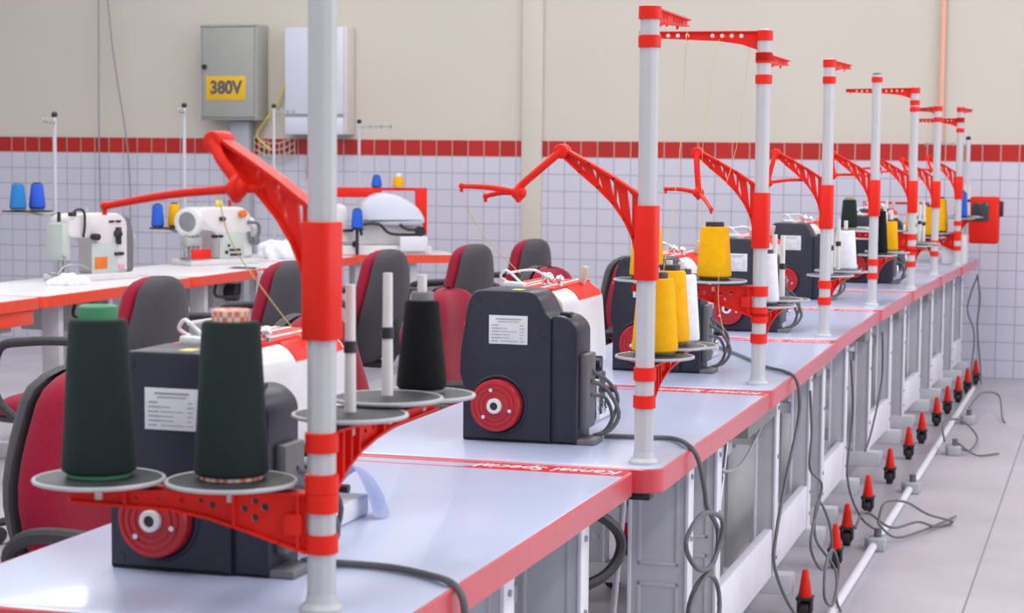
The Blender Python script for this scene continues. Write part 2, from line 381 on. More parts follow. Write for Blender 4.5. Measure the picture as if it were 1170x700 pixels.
def work_table(label, xr, y0, y1, legs, ang=0.0, beam=None, writing=True, w=.68, edge='edge_red', top='laminate', apron=True, lw=.062):
    t = thing('work_table', label, 'table', (xr, y0, 0), ang, 'work tables in the long row')
    L = y1-y0
    MB().prism(round_rect(-w, -.003, .003, L-.003, .035), T-.042, T, 'xy', .002).build('tabletop', top, t)
    b = MB(); o = round_rect(-w-.003, 0, 0, L, .038); i = round_rect(-w+.001, -.004, .004, L-.004, .034)
    tm = bmesh.new(); n = len(o)
    prof = [(0, T-.045), (1, T-.045), (1, T-.0005), (0, T+.0008)]
    R = []
    for (a, z) in ((i, T-.047), (o, T-.045), (o, T-.002), (i, T+.0006)):
        R.append([tm.verts.new((p[0], p[1], z)) for p in a])
    for k in range(4):
        A, B = R[k], R[(k+1) % 4]
        for j in range(n): tm.faces.new((A[j], A[(j+1) % n], B[(j+1) % n], B[j]))
    b.merge(tm); b.build('edge_band', edge, t)
    # printed band along the far end: full width on the right, two thin lines on the left
    if writing:
        b = MB(); z = T+.0004
        b.prism([(-.34, L-.082), (-.006, L-.082), (-.006, L-.012), (-.25, L-.012)], T-.001, z, 'xy')
        b.box(-w+.01, -.25, L-.028, L-.012, T-.001, z); b.box(-w+.01, -.33, L-.082, L-.076, T-.001, z)
        s = b.build('printed_band', 'print_red', t)
        text('lettering', 'Kansai Special', .056, 'print_white', s, (-.160, L-.047, z+.0003), (0, 0, PI), .0003, 0.25, 0, .29)
    legx = [(-.062-lw, -.062), (-w+.062, -w+.062+lw)]
    for yl in legs:
        y = yl-y0
        for k, (a, c) in enumerate(legx):
            b = MB(); b.box(a+.006, c-.006, y, y+.035, .12, T-.046, bev=.002)
            fx = c-.006 if k == 0 else a-.001
            # pressed panels on the face
            for z0, z1 in ((.15, .36), (.40, .63)) if lw > .1 else ():
                for (p, q, r_, s_) in ((a+.022, c-.022, z0, z0+.008), (a+.022, c-.022, z1-.008, z1), (a+.022, a+.030, z0, z1), (c-.030, c-.022, z0, z1)):
                    b.box(p, q, y-.003, y+.002, r_, s_, bev=.001)
            b.cyl(((a+c)/2, y-.004, .20), ((a+c)/2, y+.002, .20), .009, n=12)
            l = b.build('leg', 'frame', t)
            for q in (c-.008, a): MB().box(q, q+.008, y-.006, y+.05, .12, T-.046, bev=.002).build('flange', 'frame_white', l)
            if k == 0:
                for z in (.17, .24, .46, .60): MB().cyl((c-.002, y+.02, z), (c+.004, y+.02, z), .006, n=10).build('bolt', 'steel', l)
        b = MB(); b.box(-w+.03, -.01, y-.012, y+.052, .068, .125, bev=.004); b.build('foot', 'frame', t)
        b = MB(); b.box(-w+.062+lw, -.062-lw, y+.004, y+.03, .49, .525, bev=.002); b.build('crossbar', 'frame', t)
        caster(t, .034-.008, y+.01); caster(t, -w+.02, y+.01)
    bm_ = beam or (legs[0], legs[1])
    MB().box(-.092, -.068, bm_[0]-y0+.036, bm_[1]-y0-.001, .125, .262, bev=.003).build('side_rail', 'frame_white', t)
    MB().box(-.215, -.205, bm_[0]-y0+.036, bm_[1]-y0-.001, .13, T-.140, bev=.002).build('back_panel', 'frame_grey', t)
    MB().box(-.204, -.185, bm_[0]-y0+.036, bm_[1]-y0-.001, .475, .510, bev=.002).build('panel_rail', 'frame', t)
    if apron:
        MB().box(-.30, -.064, .03, max(.12, legs[0]-y0-.02), T-.13, T-.046, bev=.003).build('under_box', 'apron', t)
    b = MB(); b.box(-.07, -.025, .02, .06, T-.064, T-.044, bev=.004); b.build('corner_bracket', 'black', t)
    return t
work_table('white work table nearest the camera with red edge and printed red band', -.868, 2.25, 3.640, (3.00, 3.48), 0.0, lw=.138, apron=False)
work_table('white red-edged work table under the stand of yellow and white cones', -.822, 3.650, 4.965, (4.24, 4.58), 0.008, (4.58, 5.455), lw=.138, apron=False)
work_table('white red-edged work table under the third tall stand pole', -.832, 4.975, 6.395, (5.50, 6.22), 0.018)
work_table('white red-edged work table under the fourth stand, beside a single white cone', -.866, 6.405, 7.735, (6.60, 7.22), 0.008)
work_table('white red-edged work table under the fifth pole with the bare tip', -.872, 7.745, 8.84, (7.92, 8.58), -.012)
work_table('white red-edged work table under the sixth pole from the camera', -.858, 8.85, 9.985, (9.08, 9.70), -.02, writing=False)
work_table('white red-edged work table under the seventh pole from the camera', -.834, 9.995, 10.93, (10.18, 10.68), -.03, writing=False)
work_table('short white end table of the row, touching the tiled wall', -.80, 10.94, 11.82, (11.1, 11.55), -.03, writing=False, apron=False)

# ------------------------------------------------------------------ thread stands
LEFT_R = (.120, .297); RIGHT_R = (.085, .205, .325)
STANDS = []
def thread_stand(label, x, y, H, zl=None, zr=None, al=PI, ar=PI/2, zt_l=None, zt_r=None, ga=PI, link=((.03, 0, -.06), (-.18, -.03)), extra=None, zsleeve=(.360, .505), cap=True, bare=()):
    """local z = 0 on the table top.  zl / zr: height of the arm top of the left / right cone arm"""
    t = thing('thread_stand', label, 'thread stand', (x, y, T), 0, 'thread stands along the table row')
    # fluted pole
    b = MB(); n = 32
    b.lathe([(.019, .006), (.019, H)], n=n)
    for v in b.bm.verts:
        a = math.atan2(v.co.y, v.co.x); k = 1-.07*(0.5+0.5*math.cos(8*a)); v.co.x *= k; v.co.y *= k
    b.build('pole', 'pole', t)
    MB().lathe([(.029, 0), (.029, .005), (.026, .009), (.0212, .012), (.0198, .020), (.0193, .024)], n=28).build('base_flange', 'pole', t)
    MB().lathe([(.0185, H), (.0185, H+.003), (.012, H+.005)], n=24).build('pole_cap', 'plate_rim' if cap else 'black', t)
    # sleeve of the guide arm
    z0, z1 = zsleeve
    tmp = MB(); tmp.prism(round_rect(-.0225, .0225, -.0225, .0225, .012, 4), z0, z1, 'xy', .0012)
    sl = tmp.build('arm_sleeve', 'red', t); sl.rotation_euler = (0, 0, ga)
    # arched lattice arm
    mt = RZ(ga)
    top = [(.018, z1+.022), (.065, z1+.052), (.115, z1+.080), (.175, z1+.112)]
    bot = [(.018, z1-.100), (.027, z1-.062), (.044, z1-.028), (.068, z1+.004), (.098, z1+.033), (.135, z1+.063), (.168, z1+.092)]
    holes = []
    def lerp(P, u):
        for (a, b_), (c, d) in zip(P, P[1:]):
            if a <= u <= c: return b_+(d-b_)*(u-a)/(c-a)
        return P[-1][1]
    us = [.027, .046, .064, .082, .100, .117, .134, .150]
    for i, (u0, u1) in enumerate(zip(us, us[1:])):
        m0 = .0075
        a0, a1 = lerp(bot, u0)+m0, lerp(top, u0)-m0; b0, b1 = lerp(bot, u1)+m0, lerp(top, u1)-m0
        g = .0028
        if a1-a0 > .008 and b1-b0 > .006:
            if i % 2 == 0: holes.append([(u0+g, a0+g*2), (u0+g, a1-.001), (u1-g*2, b1-.001)])
            else: holes.append([(u0+g*2, a0+.001), (u1-g, b1-g*2), (u1-g, b0+.001)])
    b = MB(); b.plate(bot+list(reversed(top)), holes, .006, mt)
    b.strip(top, .024, .005, mt); b.strip(bot, .020, .0045, mt)
    arm = b.build('guide_arm', 'red', t)
    ap = Vector((.172*math.cos(ga), .172*math.sin(ga), z1+.103))
    side = Vector((-math.sin(ga), math.cos(ga), 0))
    b = MB(); b.cyl(ap-side*.018, ap+side*.018, .0145, n=18, bev=.003); b.build('pivot', 'red', t)
    # swinging link and eyelet rod; offsets are in (x, y, z) of the room
    k = ap+Vector(link[0])
    b = MB(); b.tube([ap+side*.012, ap+side*.012+(k-ap)*.45+Vector((0, 0, .004)), k+Vector((0, 0, .010)), k], .0078, n=10)
    b.build('swing_link', 'red', t)
    b = MB(); b.sphere(k, .0145, (1.1, 1, 1)); b.torus(k, .0145, .005, 'X'); kb = b.build('knuckle', 'red', t)
    rods = [link[1]]+([extra] if extra else [])
    for r in rods:
        e = k+Vector(r)
        b = MB(); b.tube([k, k+(e-k)*.5+Vector((0, 0, .004)), e], lambda u: .0062-.0014*u, n=10); b.sphere(e, .006, (1, 1, 1.1), 10)
        b.cyl(e, e-Vector((0, 0, .012)), .0035, n=8)
        b.build('eyelet_rod', 'red', t)
    # rings and cone arms
    rings = []
    def bracket(name, zt, a, curved, length, radii, plates_dz):
        m_ = RZ(a)
        if curved: bt = [(.02, zt-.079), (.034, zt-.068), (.058, zt-.053), (.095, zt-.037), (.145, zt-.025), (.21, zt-.016), (length, zt-.010)]
        else: bt = [(.02, zt-.078), (.055, zt-.066), (.10, zt-.050), (.15, zt-.034), (.20, zt-.024), (length, zt-.016)]
        tp = [(.02, zt), (length, zt)]
        hs = []
        if not curved:
            for (u, dz, r) in ((.075, .020, .0055), (.088, .034, .005), (.088, .012, .0045), (.102, .022, .005), (.145, .018, .0048), (.160, .012, .0035), (.185, .012, .004), (.215, .010, .0035), (.245, .009, .003)):
                hs.append(circ(u, zt-dz, r))
        else:
            hs = [circ(u, zt-dz, r) for u, dz, r in ((.10, .016, .005), (.125, .013, .004), (.15, .011, .0035))]
        b = MB(); b.plate(bt+list(reversed(tp)), hs, .008, m_); b.strip(tp, .030, .004, m_); b.strip(bt, .026, .004, m_)
        for u in (.03, .115, .26) if not curved else (.04, .065, .09, .17):
            zb = lerp(bt, u); b.box(u-.002, u+.002, -.013, .013, zb, zt, m_)
        br = b.build(name, 'red', t)
        if not curved:
            b = MB(); b.box(.024, .050, -.0155, .0155, zt-.056, zt-.026, m_, bev=.004); b.build('clamp_block', 'red', br)
        out = []
        for i, r in enumerate(radii):
            dz = plates_dz[i]; c = Vector((r*math.cos(a), r*math.sin(a), zt+.012+dz))
            bb = MB(); bb.cyl((c.x, c.y, zt-.014), (c.x, c.y, c.z), .007, n=12); bb.build('plate_peg', 'spindle', br)
            R = .0865 if not curved else .0785
            p = MB().lathe([(R-.004, -.0005), (R-.003, .003), (R-.010, .0045), (.02, .0055)], c, 40).build('cone_plate', 'plate', t)
            rm = MB(); rm.torus(c+Vector((0, 0, .0012)), R-.0015, .003, 'Z', 40, 8); rm.build('rim', 'plate_rim', p)
            s = MB(); s.cyl((c.x, c.y, c.z+.005), (c.x, c.y, c.z+.090), .0082, .0075, 14); s.cyl((c.x, c.y, c.z+.098), (c.x, c.y, c.z+(.178 if curved else .140)), .0072, .0068, 14)
            sp = s.build('spindle', 'spindle', t)
            q = MB(); q.cyl((c.x, c.y, c.z+.086), (c.x, c.y, c.z+.102), .0092, n=12); q.build('spindle_collar', 'black', sp)
            out.append(Vector((x, y, T))+c+Vector((0, 0, .0052)))
        return out
    res = {}
    if zl is not None:
        res['L'] = bracket('left_cone_arm', zl, al, False, .335, LEFT_R, (0, 0)); rings += [(zl-.026, zl+.001), (zl-.080, zl-.054)]
    if zr is not None:
        res['R'] = bracket('right_cone_arm', zr, ar, True, .36, RIGHT_R, (0, .009, 0)); rings += [(zr-.026, zr+.001), (zr-.080, zr-.054)]
    # mast-head thread guides
    def mast(zt, a, Lh):
        m_ = RZ(a); bt = [(.018, zt-.048), (.06, zt-.034), (.12, zt-.026), (Lh, zt-.018)]; tp = [(.018, zt-.003), (Lh, zt-.006)]
        hs = [circ(u, zt-.014, .0055, 12) for u in (.06, .085, .11, .135, .20, .225, .25, .275) if u < Lh-.015]
        b = MB(); b.plate(bt+list(reversed(tp)), hs, .005, m_); b.strip(tp, .020, .0035, m_); b.strip(bt, .014, .003, m_)
        for u in (.10, .2, .3):
            if u < Lh: b.torus(m_ @ Vector((u, .012, zt-.020)), .006, .0018, 'X', 14, 6)
        b.build('mast_guide', 'red', t)
        return [(zt-.026, zt), (zt-.080, zt-.056)]
    if zt_l is not None: rings += mast(zt_l, al, .325)
    if zt_r is not None: rings += mast(zt_r, ar, .33)
    for (a, c) in rings+list(bare):
        b = MB(); b.lathe([(.0195, a), (.0222, a+.001), (.0222, c-.001), (.0195, c)], n=28); b.build('ring', 'red', t)
    return res
D2R = PI/180
S1 = thread_stand('thread stand with two dark green cones and a black cone, nearest the camera', -.991, 2.375, 1.02, .157, .237, -166*D2R, 86*D2R, 1.01, .95, 166*D2R,
                  ((.042, -.035, -.062), (-.190, -.01, -.026)), (.070, .05, -.010), zsleeve=(.360, .514))
S2 = thread_stand('thread stand with two yellow cones and one white cone in a line', -.874, 3.726, .885, None, .189, PI, 90*D2R, None, .889, PI,
                  ((-.083, -.02, -.082), (-.112, -.02, .012)), (-.075, .02, -.008))
S3 = thread_stand('thread stand with two yellow cones on its left arm and one white cone', -.894, 5.116, .925, .259, .189, -169*D2R, 89*D2R, .926, .868, PI,
                  ((.010, -.03, -.105), (-.092, .02, .008)), (.055, -.10, -.040))
S4 = thread_stand('thread stand with a white cone as its only cone, fourth pole', -.925, 6.541, .915, None, .187, PI, 86*D2R, None, .918, PI,
                  ((-.020, -.02, -.098), (.12, .03, .010)))
S5 = thread_stand('thread stand with a bare pole tip, beside black and yellow cones', -.936, 7.967, .925, None, .187, PI, 84*D2R, None, None, PI,
                  ((.01, -.02, -.085), (.13, .10, -.005)), None, bare=((.893, .915),), cap=False)
S6 = thread_stand('thread stand carrying a dark cone with tan tube, sixth pole', -.89, 9.029, .905, .249, .180, 168*D2R, 86*D2R, .908, None, PI,
                  ((.02, -.03, -.05), (-.10, -.02, -.005)), zsleeve=(.345, .49), bare=((.80, .822),))
S7 = thread_stand('thread stand at the seventh pole, in front of the salmon wall pipe', -.883, 10.136, .850, None, .175, PI, 112*D2R, None, .852, PI,
                  ((.02, -.02, -.06), (-.12, .0, 0)), zsleeve=(.34, .475))
S8 = thread_stand('farthest thread stand of the row with yellow and blue cones', -.843, 11.078, .868, .162, .244, 150*D2R, 84*D2R, .81, .868, PI,
                  ((.02, -.03, -.07), (-.10, .0, 0)), zsleeve=(.365, .49))

# ------------------------------------------------------------------ yarn cones
def cone(p, label, yarn, tube, h=.145, rb=.046, rt=.034, protr=.013, group=None, tip=None):
    t = thing('thread_cone', label, 'thread cone', p, random.uniform(0, 6), group)
    b = MB(); b.lathe([(rb*.90, .006), (rb, .010), (rb, .018), (rt, .010+h-.004), (rt*.93, .010+h), (rt*.62, .010+h+.001)], n=40); b.build('yarn', yarn, t)
    rc = rt*.66
    b = MB(); b.lathe([(rb*.74, 0.0), (rb*.86, .001), (rb*.85, .0105), (rb*.6, .03), (rc, .010+h-.012), (rc, .010+h+protr-.002), (rc*.93, .010+h+protr), (rc*.72, .010+h+protr), (.0105, .010+h+protr-.004)], n=36)
    b.build('cone_tube', tube, t)
    return t
G1 = 'thread cones on the table-row stands'
cone(S1['L'][1], 'dark green thread cone on a plain green tube', 'y_green', 'tube_green', .198, .0490, .0385, .019, G1)
cone(S1['L'][0], 'dark green thread cone on a red and white checked tube', 'y_green', 'tube_check', .198, .0490, .0385, .016, G1)
cone(S1['R'][2], 'small black thread cone before the red chair, on the nearest stand', 'y_black', 'tube_grey', .125, .037, .0255, .013, G1)
cone(S2['R'][0], 'yellow thread cone nearest the camera, against the second pole', 'y_yellow', 'tube_dark', .142, .046, .036, .013, G1)
cone(S2['R'][1], 'yellow thread cone in front of a white cone', 'y_yellow', 'tube_dark', .142, .044, .034, .013, G1)
cone(S2['R'][2], 'white thread cone just behind two yellow cones', 'y_white', 'tube_dark', .136, .040, .031, .012, G1)
cone(S3['L'][1], 'yellow thread cone half hidden by the second pole and its red sleeve', 'y_yellow', 'tube_dark', .128, .0455, .037, .013, G1)
cone(S3['L'][0], 'yellow thread cone alone on the left plate of the third stand', 'y_yellow', 'tube_dark', .128, .0455, .037, .013, G1)
cone(S3['R'][0], 'white thread cone against the third pole', 'y_white', 'tube_dark', .125, .036, .028, .011, G1)
cone(S4['R'][2], 'white thread cone standing on the fourth stand beside empty spindles', 'y_white', 'tube_grey', .128, .040, .032, .006, G1)
cone(S5['R'][0], 'black thread cone against the fifth pole', 'y_black', 'tube_dark', .165, .040, .029, .010, G1)
cone(S5['R'][2], 'short yellow thread cone beside a black cone', 'y_yellow', 'tube_dark', .115, .030, .025, .008, G1)
cone(S6['L'][1], 'dark cone with a tan tube, farther back than the white cone', 'y_green', 'tube_tan', .122, .040, .031, .013, G1)
cone(S7['R'][0], 'yellow thread cone just left of the seventh pole', 'y_yellow', 'tube_dark', .140, .036, .028, .010, G1)
cone(S8['L'][1], 'yellow thread cone seen right behind the sixth pole', 'y_yellow', 'tube_dark', .15, .042, .033, .010, G1)
cone(S8['L'][0], 'large yellow thread cone between the last two thick poles', 'y_yellow', 'tube_dark', .175, .046, .036, .010, G1)
cone(S8['R'][0], 'blue thread cone on the farthest stand, before the tiled wall', 'y_blue', 'tube_dark', .13, .036, .030, .010, G1)

# ------------------------------------------------------------------ sewing machines of the long row
def arc_poly(pts, r, n=5):
    """round the corners of a polygon"""
    out = []; N = len(pts)
    for i in range(N):
        p, a, b = Vector(pts[i]), Vector(pts[i-1]), Vector(pts[(i+1) % N])
        ri = r[i] if isinstance(r, (list, tuple)) else r
        if ri <= 0: out.append(tuple(p)); continue
        d = min(ri, (a-p).length*.48, (b-p).length*.48)
        s, e = p+(a-p).normalized()*d, p+(b-p).normalized()*d
        for k in range(n+1):
            u = k/n; out.append(tuple(s*(1-u)**2+p*2*u*(1-u)+e*u*u))
    return out
def machine(label, x, y):
    t = thing('sewing_machine', label, 'sewing machine', (x, y, T), 0, 'sewing machines of the long row')
    body = arc_poly([(0, 0), (0, .12), (-.008, .138), (-.006, .19), (.008, .283), (.022, .318), (.160, .318), (.182, .272), (.193, .262), (.193, 0)], [.004, .01, .01, .01, .01, .026, .024, .012, .004, .004])
    mc = MB().prism(body, 0, .125, 'xz', .006).build('motor_cover', 'navy', t)
    for u, z in ((.036, .300), (.176, .230), (.174, .024), (.018, .016)):
        tag(MB().cyl((u, -.0005, z), (u, .004, z), .0075, n=14).build('screw_recess', 'black', mc), 'black screw recess')
    MB().torus((.079, .001, .078), .060, .005, 'Y', 40, 8).build('wheel_recess', 'navy', mc)
    side = arc_poly([(.190, 0), (.190, .268), (.222, .268), (.248, .246), (.248, 0)], [.003, .012, .02, .03, .003])
    sc = MB().prism(side, .006, .115, 'xz', .005).build('side_cover', 'navy', t)
    b = MB(); b.box(.203, .226, .030, .055, .266, .274, bev=.002); b.build('cover_clip', 'black', sc)
    MB().box(.246, .264, .03, .10, .03, .188, bev=.004).build('control_box', 'tube_grey', t)
    # hand wheel
    h = MB()
    mW = Matrix.Rotation(PI/2, 4, 'X')
    h.lathe([(.053, 0), (.0545, .004), (.0545, .020), (.052, .024), (.046, .0245), (.0455, .0225), (.042, .0225), (.0415, .0245), (.036, .0245), (.0355, .0225), (.032, .0225), (.0315, .0245), (.026, .0245), (.0255, .0225), (.018, .0225)], (.079, .0, .078), 44, mW)
    hw = h.build('handwheel', 'wheel_red', t, smooth=20)
    q = MB(); q.lathe([(.016, .020), (.016, .030), (.0145, .032), (.0085, .032), (.0085, .026)], (.079, 0, .078), 28, mW); q.build('hub', 'white', hw)
    q = MB(); q.lathe([(.008, .020), (.008, .0285), (.006, .029)], (.079, 0, .078), 20, mW); q.build('hub_bolt', 'black', hw)
    for k in range(3):
        a = PI/2+.25+k*2*PI/3; q = MB(); q.cyl((.079+.034*math.cos(a), -.022, .078+.034*math.sin(a)), (.079+.034*math.cos(a), -.0265, .078+.034*math.sin(a)), .004, n=10)
        q.build('wheel_screw', 'chrome', hw)
    # rating plate with its rows of small print
    rp = MB().box(.058, .142, -.0015, .001, .206, .266, bev=.0004).build('rating_plate', 'paper', t)
    q = MB(); rr = random.Random(3)
    for k, (xa, xb, z, th) in enumerate([(.074, .128, .2585, .0028), (.078, .124, .2530, .0016)]+[(.064, .064+.012+.012*rr.random(), .2455-.0066*i, .0020) for i in range(6)]+[(.084, .098+.024*rr.random(), .2455-.0066*i, .0013) for i in range(1, 6)]+[(.126, .131+.006*rr.random(), .2455-.0066*i, .0015) for i in range(6)]):
        xx = xa
        while xx < xb:
            wd = min(.0025+.004*rr.random(), xb-xx); q.box(xx, xx+wd, -.0019, -.0014, z-th/2, z+th/2); xx += wd+.0009
    q.build('printed_rows', 'ink_grey', rp)
    # white head behind the motor cover
    head = arc_poly([(.008, .135), (.008, .272), (.030, .312), (.155, .312), (.185, .290), (.196, .15), (.196, .135)], [.0, .03, .03, .03, .03, .0, .0])
    hd = MB().prism(head, .122, .46, 'xz', .010).build('head', 'white', t)
    col = arc_poly([(.012, .0), (.012, .14), (.20, .14), (.20, .0)], .01)
    MB().prism(col, .122, .27, 'xz', .004).build('column', 'white', t)
    MB().prism(arc_poly([(-.03, 0), (-.03, .035), (.20, .035), (.20, 0)], .006), .26, .52, 'xz', .004).build('bed', 'white', t)
    tp = MB().box(.030, .156, .135, .45, .309, .3165, bev=.003).build('top_panel', 'red', t)
    tag(tp, 'red top panel with white stripes')
    q = MB()
    for xa in (.062, .084, .128): MB().box(xa, xa+.009, .14, .445, .3155, .3172).build('white_stripe', 'print_white', tp)
    sp = MB().prism(arc_poly([(.150, .316), (.180, .2955), (.1865, .284), (.180, .288), (.150, .311)], 0), .25, .44, 'xz').build('side_stripe', 'red', t)
    # face end and needle parts
    q = MB(); q.box(.05, .16, .45, .50, .10, .30, bev=.012); q.build('face_plate', 'greygreen', t)
    q = MB()
    for k in range(4): q.cyl((.075+.02*k, .475, .05), (.075+.02*k, .475, .12), .0025, n=8)
    q.cyl((.105, .485, .06), (.105, .485, .11), .007, n=10); q.box(.06, .15, .468, .50, .036, .044, bev=.002)
    q.build('needle_assembly', 'steel', t)
    # guides, knobs and loop on the top
    q = MB(); q.sphere((.128, .20, .333), .013); q.cyl((.128, .20, .314), (.128, .20, .335), .008, n=12); q.sphere((.150, .215, .330), .010); q.cyl((.150, .215, .314), (.150, .215, .33), .006, n=10); q.cyl((.112, .215, .314), (.112, .215, .345), .004, n=8)
    q.build('tension_knob', 'chrome', t)
    q = MB(); q.tube([(.088, .15, .318), (.062, .14, .345), (.045, .15, .350), (.032, .16, .335), (.05, .17, .322)], .003); q.tube([(.05, .15, .345), (.10, .17, .352), (.125, .19, .338)], .0026)
    q.box(.030, .078, .13, .16, .318, .330, Matrix.Rotation(.05, 4, 'Y'), bev=.003)
    q.build('thread_guide', 'clear', t)
    q = MB(); q.box(.150, .166, .36, .375, .312, .352, Matrix.Translation((.158, .37, .312)) @ Matrix.Rotation(.25, 4, 'Y') @ Matrix.Translation((-.158, -.37, -.312)), bev=.003); q.build('guide_post', 'beige', t)
    MB().box(.100, .122, .02, .05, .3175, .3188).build('caution_tag', 'yellow_tag', t)
    q = MB(); q.cyl((.004, .06, .235), (-.016, .06, .235), .0105, .009, 14, .002); q.build('lift_button', 'red', t)
    # looper mechanism and plugs on the right flank
    q = MB(); q.box(.212, .245, .20, .26, .05, .13, bev=.004); q.box(.20, .232, .27, .285, .03, .16, bev=.003); q.cyl((.20, .23, .15), (.240, .23, .15), .010, n=12); q.cyl((.205, .255, .09), (.27, .255, .09), .007, n=10)
    q.build('feed_linkage', 'black', t)
    q = MB(); q.box(.205, .25, .165, .19, .03, .12, bev=.002); q.build('bracket', 'chrome', t)
    MB().torus((.255, .21, .06), .016, .003, 'X', 18, 6).build('wire_ring', 'chrome', t)
    q = MB()
    q.tube([(.263, .06, .13), (.29, .09, .11), (.315, .10, .06), (.300, .09, .025), (.270, .08, .012)], .0048)
    q.tube([(.263, .06, .10), (.285, .10, .09), (.298, .11, .05), (.285, .10, .02), (.262, .09, .010)], .0042)
    q.tube([(.263, .07, .15), (.285, .13, .12), (.300, .15, .08), (.28, .16, .02)], .0042)
    q.build('lead', 'cable', t)
    MB().box(.195, .285, .01, .09, .0, .012, bev=.003).build('foot_plate', 'tube_grey', t)
    return t
m1 = machine('navy sewing machine nearest the camera, behind the dark green cones', -1.383, 2.52)
for lab, x, y in (('navy sewing machine in full view with red handwheel and white rating plate', -1.308, 3.90),
                  ('navy sewing machine behind the first pair of yellow and white cones', -1.338, 5.30),
                  ('navy sewing machine partly behind the red left arm of the third stand', -1.343, 6.62),
                  ('navy sewing machine between the third and fourth poles, under thin threads', -1.402, 8.18),
                  ('navy sewing machine behind the dark cone and fifth pole', -1.26, 9.35),
                  ('navy sewing machine between the sixth and seventh poles', -1.33, 10.42)):
    dup(m1, (x, y, T), 0, lab)
# cloth on the first machine
def cloth_scrap():
    tm = bmesh.new(); n = 12; g = []
    for i in range(n+1):
        u = i/n; row = []
        for j in range(9):
            v = j/8
            # a folded square of cloth propped up in the middle, both flaps reaching the table
            z = .086*math.sin(PI*min(1, max(0, u)))**.8*(1-.25*v)+.005*math.sin(7*v+3*u)+.006
            row.append(tm.verts.new((-1.255+.10*u+.014*math.sin(4*v), 2.97+.075*v+.02*u, T+z)))
        g.append(row)
    for i in range(n):
        for j in range(8): tm.faces.new((g[i][j], g[i+1][j], g[i+1][j+1], g[i][j+1]))
    bmesh.ops.solidify(tm, geom=list(tm.faces), thickness=.003)
    tag(MB().merge(tm).build('cloth_scrap', 'cloth_blue', smooth=80), 'pale folded cloth lying on the nearest table, just behind the nearest pole', 'cloth')
cloth_scrap()

# ------------------------------------------------------------------ office chairs
def pillow(mb, W, H, Tf, Tb, curve, nx=14, nz=18, mtx=None):
    """soft cushion in local y (width) and z (height); front towards +x"""
    tm = bmesh.new(); F = []; B = []
    for k in range(nz+1):
        v = .5-.5*math.cos(PI*k/nz); w = W(v); fr = []; br = []
        for i in range(nx+1):
            s = math.sin(PI/2*(2*i/nx-1)); th = math.sqrt(max(0, (1-abs(s)**5)))*math.sqrt(max(0, 1-abs(2*v-1)**8))
            x = curve(s, v)
            fr.append(tm.verts.new((x+Tf*th, s*w, v*H)))
            br.append(fr[-1] if (i in (0, nx) or k in (0, nz)) else tm.verts.new((x-Tb*th, s*w, v*H)))
        F.append(fr); B.append(br)
    for k in range(nz):
        for i in range(nx):
            tm.faces.new((F[k][i], F[k][i+1], F[k+1][i+1], F[k+1][i]))
            a = (B[k][i], B[k+1][i], B[k+1][i+1], B[k][i+1])
            if len(set(a)) == 4:
                try: tm.faces.new(a)
                except ValueError: pass
    mb.merge(tm, mtx); return mb
